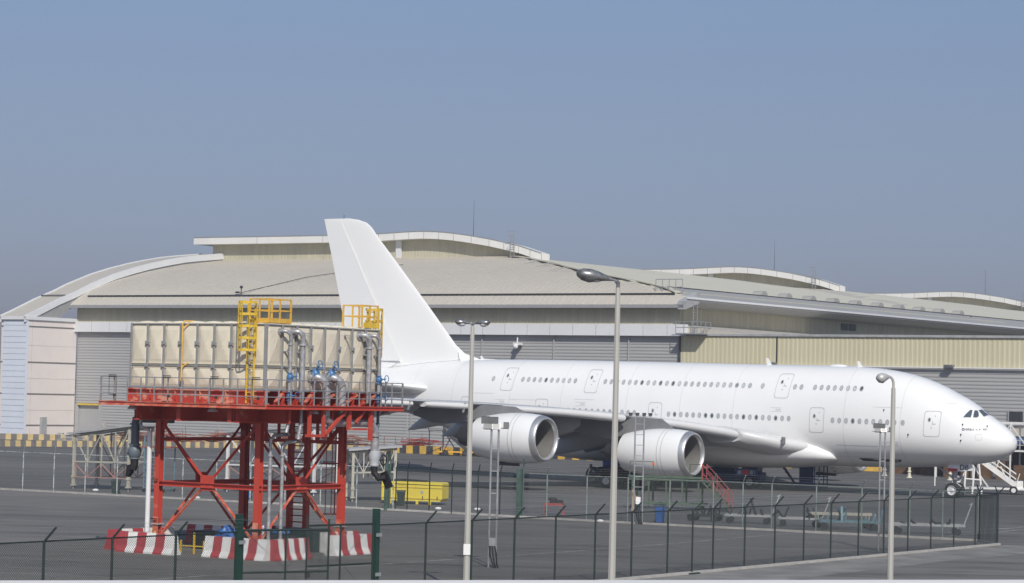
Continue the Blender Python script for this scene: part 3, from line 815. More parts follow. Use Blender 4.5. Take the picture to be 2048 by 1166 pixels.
for sgn in (-1, 1):
    f = lambda L: [(x, y * -sgn, z) for x, y, z in L]
    cockpit_pane(f([(-3.70, -2.06, 6.55), (-3.58, -1.73, 6.84), (-3.47, -1.28, 7.12), (-3.34, -1.14, 7.12), (-3.23, -1.49, 6.81), (-3.19, -1.79, 6.54)]), (-.35, -sgn * -1.0, -.25) if False else (-.45, 1.0 * -sgn * -1 if sgn == 1 else 1.0, -.3))
    cockpit_pane(f([(-3.05, -1.62, 6.55), (-3.12, -1.37, 6.82), (-3.20, -1.02, 7.10), (-3.06, -.80, 7.10), (-2.90, -.95, 6.90), (-2.75, -1.22, 6.65), (-2.82, -1.48, 6.54)]), (-.6, 1.0 if sgn == -1 else -1.0, -.35))
    cockpit_pane(f([(-2.98, -.72, 7.12), (-2.95, -.10, 7.22), (-2.36, -.08, 6.78), (-2.46, -.92, 6.62)]), (-.9, .25 if sgn == -1 else -.25, -.9))

# ---- fin and rudder
def foil(le, te, z, thick, sweepx=0, n=14, axis='z', y0=0.0):
    """closed aerofoil ring from station le to te; thickness across y (fin) or z (wing)"""
    c = te - le; up, lo = [], []
    for i in range(n + 1):
        s_ = 0.5 * (1 - math.cos(math.pi * i / n))
        t = 5 * thick * (0.2969 * math.sqrt(s_) - 0.126 * s_ - 0.3516 * s_**2 + 0.2843 * s_**3 - 0.1036 * s_**4)
        up.append((le + s_ * c, t)); lo.append((le + s_ * c, -t))
    pts = up + lo[-2:0:-1]
    if axis == 'z': return [(-a, y0 + t, z) for a, t in pts]
    return pts
fin = [(9.2, 52.2, 68.2, .75), (10.6, 53.4, 68.0, .70), (11.2, 54.35, 68.05, .68), (12.0, 55.4, 68.15, .66), (15.38, 58.45, 69.0, .58), (19.3, 62.1, 70.05, .42), (22.2, 64.85, 70.9, .28), (23.1, 65.6, 71.15, .22), (23.55, 66.2, 71.25, .18), (23.85, 67.2, 71.35, .13), (24.02, 68.4, 71.42, .06)]
m = MB(); m.loft([foil(a, b, z, t / 2 * 1.0) for z, a, b, t in fin], True, True)
m.build('fin', rudderw, plane, smooth=50)
m = MB(); m.loft([[(-49.8, 0, 10.66), (-50.2, .1, 10.6), (-54.5, .55, 10.3), (-54.5, -.55, 10.3), (-50.2, -.1, 10.6)], [(-52.2, 0, 10.78), (-52.6, .06, 10.7), (-55, .2, 11.4), (-55, -.2, 11.4), (-52.6, -.06, 10.7)]], False, True)
m.build('fin_fillet', rudderw, plane, smooth=50)
# rudder: skin panel a few mm proud of the fin, behind the hinge line
for y in (-1, 1):
    m = MB(); rows = []
    for z, hinge in ((10.45, 61.5), (12, 62.5), (15, 64.2), (18, 66.0), (21, 67.7), (23.2, 69.0), (23.86, 69.36)):
        for (z0, a0, b0, t0), (z1, a1, b1, t1) in zip(fin[:-1], fin[1:]):
            if z0 <= z <= z1:
                f = (z - z0) / (z1 - z0); le = a0 + (a1 - a0) * f; te = b0 + (b1 - b0) * f; th = t0 + (t1 - t0) * f
        row = []
        for k in range(9):
            a = hinge + (te - .02 - hinge) * k / 8; s_ = (a - le) / (te - le)
            t = 2.5 * th * (0.2969 * math.sqrt(s_) - 0.126 * s_ - 0.3516 * s_**2 + 0.2843 * s_**3 - 0.1036 * s_**4)
            t2 = max(t, (1 - k / 8) * th * .42)
            row.append((-a, y * (t2 + .03), z))
        rows.append(row)
    m.loft(rows, closed=False); m.build('rudder', rudderw, plane, smooth=50)
m = MB(); m.path([(-61.5, -.5, 10.4), (-62.4, -.9, 9.75), (-65.0, -.75, 9.4), (-68, -.35, 9.2)], .035, 5); m.path([(-62.4, -1.0, 9.8), (-58, -1.5, 10.25), (-54.0, -1.0, 10.62)], .018, 4); m.build('root_gap', winframe, plane)
m = MB(); m.tube((-69, 0, 24.0), (-69, 0, 24.35), .03, 5); m.build('beacon', darksteel, plane)
# ---- tailplane
def surf(stations, mat_, name, side, zt=.12, parent=None, n=14):
    """stations: l, leading edge, chord, height, thickness ratio, trailing edge drop"""
    m = MB(); rings = []
    for l, le, ch, z, th, dz in stations:
        pts = foil(0, 1, 0, th, axis='w', n=n)
        rings.append([(-(le + s_ * ch), side * l, z + t * ch * (1.15 if t < 0 else .85) + dz * s_ ** 1.3 + .012 * ch * math.sin(math.pi * s_)) for s_, t in pts])
    m.loft(rings, True, True)
    return m.build(name, mat_, parent or plane, smooth=40)
HS = [(.8, 54.8, 13.4, 7.6, .10, -.1), (2.4, 56.0, 12.4, 7.85, .098, -.1), (6, 59.8, 9.5, 8.3, .085, 0), (11, 65.0, 6.0, 8.9, .045, 0), (14.8, 68.4, 3.9, 9.35, .04, 0), (15.19, 69.2, 3.0, 9.4, .02, 0)]
for sd_ in (-1, 1):
    surf(HS, white, 'tailplane', sd_)
# ---- wings
WG = [(2.8, 17.0, 20.1, 3.75, .062, -.5), (4.2, 18.3, 18.6, 4.05, .062, -.45), (6.2, 20.5, 16.2, 4.62, .058, -.4), (8.5, 22.2, 14.4, 5.12, .055, -.4), (11.5, 24.2, 12.4, 5.6, .052, -.35), (14.9, 26.5, 10.6, 6.0, .050, -.3), (20, 30.0, 9.0, 6.42, .048, -.2),
      (25.7, 33.9, 7.3, 6.72, .047, -.1), (30, 36.8, 6.1, 6.85, .046, 0), (35, 40.2, 5.0, 6.98, .045, 0), (39.2, 43.1, 4.1, 7.15, .04, 0), (39.85, 43.9, 3.1, 7.2, .02, 0)]
def wstat(l):
    for A, B in zip(WG[:-1], WG[1:]):
        if A[0] <= l <= B[0]:
            f = (l - A[0]) / (B[0] - A[0]); return [A[i] + (B[i] - A[i]) * f for i in range(6)]
def nacelle(l, a, z, side):
    par = None; y = side * l
    P = lambda x: (-a, y, z)
    o = Vector((-a, y, z))
    m = MB(); m.lathe([(-.49, 1.828), (-.8, 1.88), (-1.5, 1.95), (-2.3, 1.985), (-3.2, 1.98), (-4.2, 1.90), (-5.1, 1.78), (-5.9, 1.62), (-6.3, 1.53), (-6.3, 1.47), (-5.2, 1.5)], o, n=48)
    nc = m.build('engine_nacelle', white, plane, smooth=50)
    m = MB(); m.lathe([(-.5, 1.832), (-.3, 1.792), (-.14, 1.738), (-.05, 1.70), (.0, 1.63), (-.02, 1.56), (-.12, 1.50), (-.30, 1.455)], o, n=48); m.build('intake_lip', lipmetal, nc, smooth=60)
    m = MB(); m.lathe([(-.30, 1.455), (-.8, 1.43), (-1.5, 1.44), (-2.3, 1.46)], o, n=48); m.build('intake_duct', ductgrey, nc, smooth=60)
    m = MB(); m.lathe([(-2.25, 1.47), (-2.25, .3)], o, n=40); m.lathe([(-1.75, .02), (-1.9, .16), (-2.25, .36)], o, n=20)
    m.build('fan_disc', fandark, nc, smooth=50)
    m = MB()
    for i in range(24):
        t = i * 2 * math.pi / 24; c, s_ = math.cos(t), math.sin(t); c2, s2 = math.cos(t + .22), math.sin(t + .22)
        m.quad(o + Vector((-2.05, .3 * c, .3 * s_)), o + Vector((-2.05, 1.44 * c, 1.44 * s_)), o + Vector((-2.22, 1.44 * c2, 1.44 * s2)), o + Vector((-2.22, .3 * c2, .3 * s2)))
    m.build('fan_blades', darksteel, nc)
    m = MB(); m.lathe([(-5.2, 1.5), (-5.2, 1.02)], o, n=32); m.lathe([(-5.0, 1.08), (-6.2, 1.05), (-7.2, .9), (-8.1, .68), (-8.1, .5)], o, n=32); m.lathe([(-7.7, .46), (-8.4, .3), (-9.0, .03)], o, n=20)
    m.build('exhaust', darksteel, nc, smooth=40)
    m = MB()
    for x, r in ((-2.0, 1.976), (-2.35, 1.99)): m.lathe([(x, r), (x - .03, r + .006), (x - .06, r)], o, n=48)
    m.build('cowl_seam', simple('seam_pale', (0.48, .48, .49)) if 'seam_pale' not in MATS else MATS['seam_pale'], nc)
    m = MB()
    for t_ in (240, 225, 262): 
        t_ = R(t_); p = o + Vector((-2.2, 1.99 * math.cos(t_) * -side * -1, 1.99 * math.sin(t_))); m.ell(p, .07, .05, .07, 6, 4)
    m.box(-a - 4.6, -a - 2.6, y - .14, y + .14, z - 2.2, z - 1.9)
    m.build('drain_mast', darksteel, nc)
    # pylon, grey, reaching up to the wing
    w_ = wstat(l); le, zw, ch = w_[1], w_[3], w_[2]
    m = MB(); zt = z + 1.7
    sec = [(a + 2.0, z + 1.85, z + 1.98, .12), (a + 3.2, z + 1.75, zw - .15 if zw - .15 > z + 2.1 else z + 2.2, .26), (le + .6, z + 1.4, zw - .05, .30), (le + 2.5, z + 1.0, zw - .25, .34), (le + 5.0, zw - 1.6, zw - .4, .30), (le + 7.0, zw - 1.0, zw - .55, .12)]
    m.loft([[(-s_[0], y - s_[3], s_[1]), (-s_[0], y + s_[3], s_[1]), (-s_[0], y + s_[3] * .9, s_[2]), (-s_[0], y - s_[3] * .9, s_[2])] for s_ in sec], True, True)
    m.build('pylon', fairgrey, nc, smooth=30)
for sd_ in (-1, 1):
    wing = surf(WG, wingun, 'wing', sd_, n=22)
    # leading edge flaps: drooped, with rounded ends
    for l0, l1 in ((7.6, 13.7), (15.9, 24.5), (26.9, 29.9), (30.8, 38.6)):
        m = MB(); rings = []
        for k in range(7):
            l = l0 + (l1 - l0) * k / 6; w_ = wstat(l); r = .46 - .009 * (l - 7)
            cx, cz = -(w_[1] + .25), w_[3] - .24
            endk = .86 if k in (0, 6) else 1
            rings.append([(cx + 1.7 * r * endk * math.cos(t * math.pi / 8), sd_ * l, cz + r * endk * .98 * math.sin(t * math.pi / 8)) for t in range(16)])
        m.loft(rings, True, True); m.build('slat', slatm, wing, smooth=50)
    # flap track fairings
    for l, L_, hh in ((9.6, 9.5, .85), (15.0, 9.0, .80), (20.6, 8.2, .75), (23.9, 7.4, .66), (28.6, 5.2, .45), (32.6, 4.6, .34)):
        w_ = wstat(l); te = w_[1] + w_[2]; zt = w_[3] + w_[5]
        m = MB(); rings = []
        N_ = 12
        for k in range(N_ + 1):
            s_ = k / N_; a = te - L_ * .68 + L_ * s_; r = max(.02, math.sin(math.pi * s_ ** .85) ** .7)
            zc = zt - .15 - .30 * hh - (2.6 * hh) * s_ ** 2.0
            rings.append([(-a, sd_ * l + .36 * r * math.cos(t * math.pi / 6), zc + (hh * 1.15) * r * math.sin(t * math.pi / 6)) for t in range(12)])
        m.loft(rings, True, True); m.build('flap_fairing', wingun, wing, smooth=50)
    # drooped flaps along the trailing edge
    for l0, l1 in ((4.6, 12.6), (13.0, 26.5)):
        m = MB(); rings = []
        for k in range(5):
            l = l0 + (l1 - l0) * k / 4; w_ = wstat(l); te = w_[1] + w_[2]; zt = w_[3] + w_[5]
            c_ = w_[2] * .16
            rings.append([(-(te - c_), sd_ * l, zt + .10), (-(te - c_ * .5), sd_ * l, zt + .02), (-(te + c_ * .35), sd_ * l, zt - 1.15 + .015 * l), (-(te - c_ * .5), sd_ * l, zt - .62), (-(te - c_), sd_ * l, zt - .22)])
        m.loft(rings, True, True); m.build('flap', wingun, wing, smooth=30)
    # wing tip fence
    m = MB(); m.prism([(-43.6, sd_ * 39.85, 7.2), (-47.2, sd_ * 39.85, 8.5), (-47.8, sd_ * 39.85, 8.5), (-47.4, sd_ * 39.85, 7.1), (-47.6, sd_ * 39.85, 6.0), (-47.0, sd_ * 39.85, 6.0)], (0, sd_ * .08, 0)); m.build('wing_fence', white, wing)
    for l in (31.0, 27.2):
        w_ = wstat(l); m = MB(); m.bar((-(w_[1] - .1), sd_ * l, w_[3]), (-(w_[1] + .1), sd_ * l, w_[3] - .75), .16, .1); m.build('slat_bracket', steel, wing)
    nacelle(14.9, 21.0, 3.1, sd_)
    nacelle(25.7, 28.0, 4.12, sd_)
# blunt leading edge of the wing root
for sd_ in (-1, 1):
    m = MB(); rings = []
    for l, a, z, r, dep in ((2.5, 16.9, 3.70, .30, 1.6), (2.9, 16.6, 3.75, .62, 2.2), (3.6, 16.9, 3.85, .84, 2.6), (4.6, 17.9, 4.05, .86, 2.7), (5.8, 19.1, 4.35, .80, 2.6), (7.5, 20.6, 4.75, .70, 2.4)):
        rings.append([(-(a + dep) + dep * math.cos(t * math.pi / 10) * (1 if math.cos(t * math.pi / 10) > 0 else .6), sd_ * l, z - .10 + r * math.sin(t * math.pi / 10)) for t in range(20)])
    m.loft(rings, True, True); m.build('leading_edge', slatm, plane, smooth=60)
# slit near the root, landing light
w_ = wstat(5.4); m = MB(); m.box(-18.35, -18.2, -5.35, -4.9, 4.0, 4.55); m.build('inspection_slot', fairgrey, plane)
# belly fairing
bf = [(14.6, 1.9, 3.15, 2.75), (15.2, 2.95, 3.7, 2.5), (16.2, 3.5, 4.2, 2.28), (17.8, 3.95, 4.75, 2.08), (20, 4.15, 4.9, 1.93), (23, 4.35, 5.2, 1.82), (27, 4.42, 5.35, 1.76), (36, 4.42, 5.35, 1.76), (40, 4.2, 5.1, 1.88), (44, 3.7, 4.7, 2.2), (47, 3.1, 4.3, 2.6), (49.5, 2.2, 3.8, 3.0)]
m = MB(); rings = []
for a, w2, zt, zb in bf:
    zc, h = (zt + zb) / 2, (zt - zb) / 2; rg = []
    for i in range(40):
        t = 2 * math.pi * i / 40; c, q = math.cos(t), math.sin(t); e = 2.5
        k = (abs(c) ** e + abs(q) ** e) ** (-1 / e); rg.append((-a, w2 * c * k, zc + h * q * k))
    rings.append(rg)
m.loft(rings, True, True); m.build('belly_fairing', white, plane, smooth=50)
m = MB(); m.box(-32.0, -27.5, -4.5, -4.2, 1.95, 2.75); m.build('gear_bay', darkin, plane)
m = MB(); m.box(-31.8, -27.7, -4.75, -4.66, 1.3, 2.2); m.build('gear_door', fairgrey, plane)
# circumferential skin joints, barely darker than the paint
for a in (8.6, 13.6, 24.0, 29.2, 34.6, 41.4, 46.9, 53.4, 58.2):
    for A_, B_ in zip(STF[:-1], STF[1:]):
        if A_[0] <= a <= B_[0]:
            f = (a - A_[0]) / (B_[0] - A_[0]); S_ = [A_[i] + (B_[i] - A_[i]) * f for i in range(5)]
    m = MB(); r1 = ring(S_, 96); S2 = list(S_); S2[0] = a + .035; r2 = ring(S2, 96)
    cz = (S_[1] + S_[2]) / 2
    out = lambda p: (p[0], p[1] * 1.0022, cz + (p[2] - cz) * 1.0022)
    m.loft([[out(p) for p in r1], [out(p) for p in r2]]); m.build('skin_joint', MATS.get('joint_pale') or simple('joint_pale', (.60, .605, .61)), plane)
for a, z in ((39.3, 7.0), (47.9, 7.05), (19.9, 6.95), (9.3, 4.4)):
    m = MB(); decal([rrect(a, z, 1.1, .04, .01), rrect(a, z - .32, 1.1, .03, .01)], .012, m); decal([rrect(a - .2, z - .16, .5, .10, .02)], .012, m); m.build('stencil', MATS['line_pale'], plane)
# antennas on the crown
for a, h in ((52.0, .42), (22.2, .55), (13.6, .55)):
    z0 = 10.6 if a > 20 else 10.45
    m = MB(); m.prism([(-a, -.03, z0 - .1), (-a - .5, -.03, z0 - .1), (-a - .62, -.03, z0 + h), (-a - .45, -.03, z0 + h)], (0, .06, 0)); m.build('antenna', white, plane)
m = MB(); m.ell((-16.0, 0, 10.53), .9, .3, .18, 12, 6); m.build('antenna_dome', white, plane, smooth=60)
# ---- landing gear
def wheel(x, y, r, w, par):
    m = MB(); m.lathe([(-w / 2, r * .62), (-w / 2, r * .9), (-w * .35, r), (w * .35, r), (w / 2, r * .9), (w / 2, r * .62)], (x, y, r), 'y', 26)
    t = m.build('tyre', tyre, par, smooth=40)
    m = MB(); m.lathe([(-w * .42, .02), (-w * .42, r * .2), (-w * .30, r * .3), (-w * .34, r * .5), (-w * .5, r * .58), (-w * .5, r * .63), (w * .5, r * .63), (w * .5, r * .58), (w * .34, r * .5), (w * .3, r * .3), (w * .42, r * .2), (w * .42, .02)], (x, y, r), 'y', 26, True, True)
    m.build('rim', rim, t, smooth=40)
m = MB(); m.tube((-5.25, 0, .64), (-5.25, 0, 2.9), .15, 12); m.tube((-5.25, 0, 1.35), (-5.25, 0, 2.9), .2, 12); m.tube((-5.25, -.5, .64), (-5.25, .5, .64), .09, 8)
m.bar((-5.3, 0, 1.5), (-6.9, 0, 2.6), .12); m.path([(-5.1, 0, 1.2), (-4.7, 0, .95), (-5.1, 0, .7)], .06, 6); m.box(-5.15, -4.9, -.45, .45, 1.5, 1.65)
ng = m.build('nose_gear', steel, plane, smooth=40)
for y in (-.46, .46): wheel(-5.25, y, .625, .44, ng)
m = MB(); m.tube((-4.9, -.3, 1.75), (-4.75, -.3, 1.75), .12, 10); m.tube((-4.9, .3, 1.75), (-4.75, .3, 1.75), .12, 10); m.build('taxi_light', lampglass, ng)
m = MB(); m.prism([(-5.55, -.78, 2.72), (-3.45, -.72, 2.84), (-3.42, -.72, 2.28), (-5.50, -.78, 2.12)], (0, .04, 0)); dr = m.build('gear_door', simple('door_pale_grey', (0.74, 0.76, 0.79)), plane)
m = MB(); m.prism([(-5.52, -.80, 2.42), (-4.7, -.77, 2.40), (-4.7, -.77, 2.20), (-5.50, -.80, 2.12)], (0, .01, 0)); m.build('red_patch', signred, dr)
tm = text_mb('DB', .56, lambda x, y: (-4.52 + x * 1.1, -.80, 2.33 + y + x * .03)); tm.build('lettering', black, dr)
for side in (-1, 1):
    for (l, a, axles) in ((6.2, 32.6, (-.85, .85)), (2.65, 36.2, (-1.7, 0, 1.7))):
        m = MB(); y = side * l
        m.tube((-a, y, .7), (-a, y, 3.2), .24, 12); m.bar((-a + axles[0] - .2, y, .68), (-a + axles[-1] + .2, y, .68), .26, .3); m.bar((-a, y, 1.5), (-a - 1.8, y * .8, 2.7), .18)
        for ax_ in axles: m.tube((-a + ax_, y - .75, .7), (-a + ax_, y + .75, .7), .1, 8)
        g = m.build('main_gear', steel, plane, smooth=40)
        for ax_ in axles:
            for dy in (-.68, .68): wheel(-a + ax_, y + dy, .70, .5, g)

# ================================================================ water tank on its red steel stand
FO = Vector((-10.73, 110.0, 0))
stand = empty('steel_stand', FO, -TH, 'red painted steel tower with cross braces and railed deck under the cream tank', 'stand')
tank = empty('water_tank', FO, -TH, 'cream panelled rectangular water tank with grey ribs on the red steel tower', 'water tank')
DX0, DX1, DY0, DY1 = -8.95, 0.95, -1.05, 8.85
# --- tank panels, each with the shallow pressed cross of a sectional tank
Z0, Z1, Z2 = 7.42, 8.42, 10.30
def panel(face, i, z0, z1, mat_):
    m = MB(); g = .055; n = 8; rows = []
    for a in range(n + 1):
        row = []
        for b in range(n + 1):
            u_ = g + (1 - 2 * g) * a / n; v_ = z0 + g + (z1 - z0 - 2 * g) * b / n
            fx, fz = abs(2 * a / n - 1), abs(2 * b / n - 1)
            d = .085 * (1 - max(fx, fz) ** 1.0) if max(fx, fz) < 1 else 0
            if face == 'l': row.append((-8 + i + u_, -d - .03 * (0 < a < n and 0 < b < n), v_))
            else: row.append((d + .03 * (0 < a < n and 0 < b < n), i + u_, v_))
        rows.append(row)
    m.loft(rows, closed=False)
    return m.build('tank_panel', mat_, tank)
for i in range(8):
    for z0, z1 in ((Z0, Z1), (Z1, Z2)):
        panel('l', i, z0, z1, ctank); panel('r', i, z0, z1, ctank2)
m = MB(); m.box(-7.99, -.01, .01, 7.99, Z0, Z2 - .02); m.build('tank_body', ctank, tank)
m = MB(); m.box(-8.03, 0.03, -0.03, 8.03, Z2, Z2 + .05)
for i in range(8):
    for j in range(8): m.ell((-7.5 + i, .5 + j, Z2 + .05), .46, .46, .10, 10, 4)
m.build('tank_roof', ctank, tank)
def rib(p, q, w=.085, d=.06):
    m = MB(); m.bar(p, q, w, d, up=(0, 0, 1)); return m.build('rib', trib, tank)
for i in range(0, 9):
    w_ = .15 if i == 8 else .09
    m = MB(); x = -8 + i; m.box(x - w_ / 2, x + w_ / 2, -.10, -.012, Z0, Z2 + .03); m.build('rib', trib, tank)
    if i in (0, 8): continue
    m = MB(); m.box(x - .09, x + .09, -.16, -.101, 8.34, 8.50); m.box(x - .08, x + .08, -.16, -.101, 9.36, 9.52); m.box(x + .09, x + .2, -.15, -.12, 9.40, 9.46); m.build('clamp_plate', steel, tank)
for j in range(1, 9):
    m = MB(); m.box(.012, .10, j - .045, j + .045, Z0, Z2 + .03); m.build('rib', trib, tank)
    if j in (3, 5, 6): m = MB(); m.box(.101, .16, j - .09, j + .09, 8.34, 8.50); m.box(.101, .16, j - .08, j + .08, 9.3, 9.46); m.build('clamp_plate', steel, tank)
for z in (Z0 + .02, Z1, Z2):
    m = MB(); m.box(-8, -.06, -.075, -.012, z - .02, z + .02); m.build('flange', trib, tank)
    m = MB(); m.box(.012, .075, .06, 8, z - .02, z + .02); m.build('flange', trib, tank)
# pale line above and below each joint (pressed edge of the panels)
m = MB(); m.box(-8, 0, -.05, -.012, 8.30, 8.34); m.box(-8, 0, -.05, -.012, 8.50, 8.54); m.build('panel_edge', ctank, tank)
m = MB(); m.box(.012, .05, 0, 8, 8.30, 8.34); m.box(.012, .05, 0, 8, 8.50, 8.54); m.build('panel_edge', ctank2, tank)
m = MB(); m.box(-8.05, .05, -.05, 8.05, 7.36, 7.42); m.build('tank_skid', trib, tank)
# tie-rod brackets on the right face
for y in (2.35, 5.35):
    m = MB(); m.tube((.15, y, 9.95), (.15, y + .45, 9.35), .02, 5); m.tube((.15, y, 9.98), (.15, y + .5, 9.98), .012, 4); m.ell((.16, y, 9.98), .06, .06, .07, 6, 5); m.build('stay_rod', steel, tank)
# vertical feed pipes on the right face, with swan-neck tops
def swan(y, valves, r=.085):
    m = MB(); x = .42
    m.path([(0.0, y - .38, 10.0), (.22, y - .36, 10.04), (.40, y - .25, 10.02), (.46, y - .08, 9.88), (x, y, 9.65), (x, y, 9.4), (x, y, 6.9)], r, 12)
    m.lathe([(-.04, r * 1.7), (.04, r * 1.7)], (0.1, y - .38, 10.0), 'x', 12, True, True); m.lathe([(-.04, r * 1.55), (.04, r * 1.55)], (x, y, 9.45), 'z', 12, True, True)
    p = m.build('feed_pipe', pipeg, tank, smooth=40)
    if valves:
        for z in (8.0, 7.15):
            m = MB(); m.ell((x, y, z), .16, .16, .17, 10, 8); m.lathe([(-.2, .14), (-.16, .14)], (x, y, z), 'z', 10, True, True); m.lathe([(.16, .14), (.2, .14)], (x, y, z), 'z', 10, True, True)
            m.tube((x, y, z), (x + .32, y + .12, z + .05), .035, 6)
            w = m.build('valve', bluev, p, smooth=40)
            m = MB(); pts = [Vector((x + .34, y + .14 + .16 * math.cos(t * math.pi / 6), z + .05 + .16 * math.sin(t * math.pi / 6))) for t in range(13)]; m.path(pts, .02, 5); m.build('handwheel', bluev, w)
    m = MB()
    for z in (9.1, 8.45): m.box(0, x, y - .05, y + .05, z, z + .06)
    m.build('pipe_bracket', steel, p)
    return p
swan(1.15, True); swan(2.0, False, .12); swan(6.85, False, .12); swan(7.62, True)
# two large outlet bends with blue hand wheels
for y in (3.35, 4.5):
    m = MB(); r = .19
    m.path([(0.05, y - .25, 8.02), (.35, y - .22, 8.04), (.46, y - .1, 7.98), (.56, y + .08, 7.84), (.6, y + .16, 7.62), (.6, y + .18, 7.2), (.6, y + .18, 6.3)], r, 14)
    for a in ((.12, y - .25, 8.02), (.3, y - .23, 8.04)): m.lathe([(-.03, r * 1.45), (.03, r * 1.45)], a, 'x', 14, True, True)
    p = m.build('outlet_bend', pipeg, tank, smooth=40)
    m = MB(); m.ell((.28, y - .23, 8.15), .2, .2, .28, 10, 8); m.tube((.28, y - .23, 8.2), (.45, y - .25, 8.55), .04, 6)
    c = Vector((.47, y - .25, 8.58))
    for k in range(4): m.tube(c, c + Vector((.05, .20 * math.cos(k * math.pi / 2 + .4), .20 * math.sin(k * math.pi / 2 + .4))), .018, 4)
    m.path([c + Vector((.05, .20 * math.cos(t * math.pi / 8), .20 * math.sin(t * math.pi / 8))) for t in range(17)], .022, 5)
    m.build('gate_valve', bluev, p, smooth=40)
# yellow conduit on the left face
m = MB(); x = -4.78
m.path([(x + .3, .3, 10.42), (x, -.1, 10.42), (x, -.2, 10.3), (x, -.2, 7.75)], .035, 6); m.bar((x, -.2, 10.1), (x + .25, -.05, 10.3), .05); m.bar((x, -.2, 8.35), (x + .25, -.05, 8.55), .05); m.ell((x + .08, -.25, 7.78), .11, .1, .1, 8, 6)
m.build('yellow_conduit', orangey, tank)
# caged ladders and their landings on the tank roof
def ladder(ox, oy, nx, ny, zb, ztop, cz0, name='caged_ladder'):
    """ladder standing off a face; (nx, ny) points away from the tank"""
    o = Vector((ox, oy, 0)); n = Vector((nx, ny, 0)); s_ = Vector((-ny, nx, 0))
    if s_.dot(Vector((1, 0, 0))) < 0 and abs(s_.x) > .5: s_ = -s_
    m = MB(); off = n * .22
    for k in (-1, 1):
        m.bar(o + off + s_ * .2 * k + Vector((0, 0, zb)), o + off + s_ * .2 * k + Vector((0, 0, ztop)), .075, .05)
    z = zb + .2
    while z < ztop: m.tube(o + off - s_ * .2 + Vector((0, 0, z)), o + off + s_ * .2 + Vector((0, 0, z)), .018, 5); z += .27
    L_ = m.build(name, yellow, tank)
    m = MB(); hoops = [cz0 + (ztop - cz0) * k / 4 for k in range(5)]
    arc = [(off + s_ * .40 * math.cos(R(a)) + n * (.12 + .62 * math.sin(R(a)))) for a in range(0, 181, 20)]
    arc = [off + s_ * .2] + [a_ for a_ in arc] + [off - s_ * .2]
    for hz in hoops:
        for p, q in zip(arc[:-1], arc[1:]): m.bar(o + p + Vector((0, 0, hz)), o + q + Vector((0, 0, hz)), .02, .11)
    for k in range(1, len(arc) - 1):
        if k % 2: m.bar(o + arc[k] + Vector((0, 0, cz0)), o + arc[k] + Vector((0, 0, ztop)), .05, .02, up=n)
    m.build('safety_cage', yellow, L_)
    return L_
ladder(-.72, 0, 0, -1, 6.8, 11.25, 9.15)
def landing(x0, x1, y0, y1, mat_, n, kick=True):
    m = MB(); z0 = Z2 + .08
    cs = [(x0, y0), (x1, y0), (x1, y1), (x0, y1)]
    for (a, b), (c, d) in zip(cs, cs[1:] + cs[:1]):
        for z in (z0 + .55, z0 + 1.05): m.bar((a, b, z), (c, d, z), .05)
        if kick: m.bar((a, b, z0 + .1), (c, d, z0 + .1), .02, .2)
    for a, b in cs: m.bar((a, b, z0), (a, b, z0 + 1.08), .07)
    m.bar(((x0 + x1) / 2, y0, z0), ((x0 + x1) / 2, y0, z0 + 1.05), .06); m.bar((x1, (y0 + y1) / 2, z0), (x1, (y0 + y1) / 2, z0 + 1.05), .06)
    return m.build('landing_rail', mat_, tank)
landing(-1.1, .0, .1, 1.6, orangey, 0)
landing(-1.1, .0, 6.75, 7.95, orangey, 0, False)
m = MB(); m.box(-.02, .02, 6.9, 8.0, Z2 + .1, Z2 + .34); m.box(-1.2, -.1, .12, 1.5, Z2 + .06, Z2 + .1); m.build('kick_plate', yellow, tank)
ladder(-.62, 8.0, 0, 1, 8.0, 11.3, 9.1)

# --- stand: deck, beams, railing, legs, braces
m = MB(); m.box(DX0 + .05, DX1 - .05, DY0 + .05, DY1 - .05, 6.70, 6.76); m.build('deck_plate', red, stand)
for a, b in (((DX0, DY0), (DX1, DY0)), ((DX1, DY0), (DX1, DY1)), ((DX1, DY1), (DX0, DY1)), ((DX0, DY1), (DX0, DY0))):
    m = MB(); p, q = Vector((*a, 0)), Vector((*b, 0)); d = (q - p).normalized()
    for z, w, h in ((6.74, .16, .03), (6.66, .05, .14), (6.585, .16, .03)): m.bar(p + Vector((0, 0, z)), q + Vector((0, 0, z)), w, h)
    m.build('deck_edge_channel', redpale if a[1] == DY0 and b[1] == DY0 else red, stand)
# grillage under the tank
m = MB()
for z, h in ((6.79, .05), (7.335, .05)): m.box(-8.1, .1, -.16, .16, z - h / 2, z + h / 2)
m.box(-8.1, .1, -.02, .02, 6.81, 7.31)
for x in (-8.1, -6.7, -5.2, -3.7, -2.2, -.75, .08): m.box(x - .012, x + .012, -.15, -.02, 6.81, 7.31)
m.build('plate_girder', redworn, stand)
for j, y in enumerate((1.2, 2.2, 3.2, 4.2, 5.2, 6.2, 7.2, 8.0)):
    m = MB()
    for z, h in ((6.79, .05), (7.335, .05)): m.box(-8.0, .12, y - .12, y + .12, z - h / 2, z + h / 2)
    m.box(-8, .1, y - .015, y + .015, 6.81, 7.31); m.build('cross_girder', red, stand)
for y in (.65, 2.7, 3.9, 5.6, 7.0):
    m = MB(); m.bar((.02, y, 6.85), (.02, y + (.9 if y > 3 else .5), 7.28), .14, .1); m.build('knee_brace', redpale, stand)
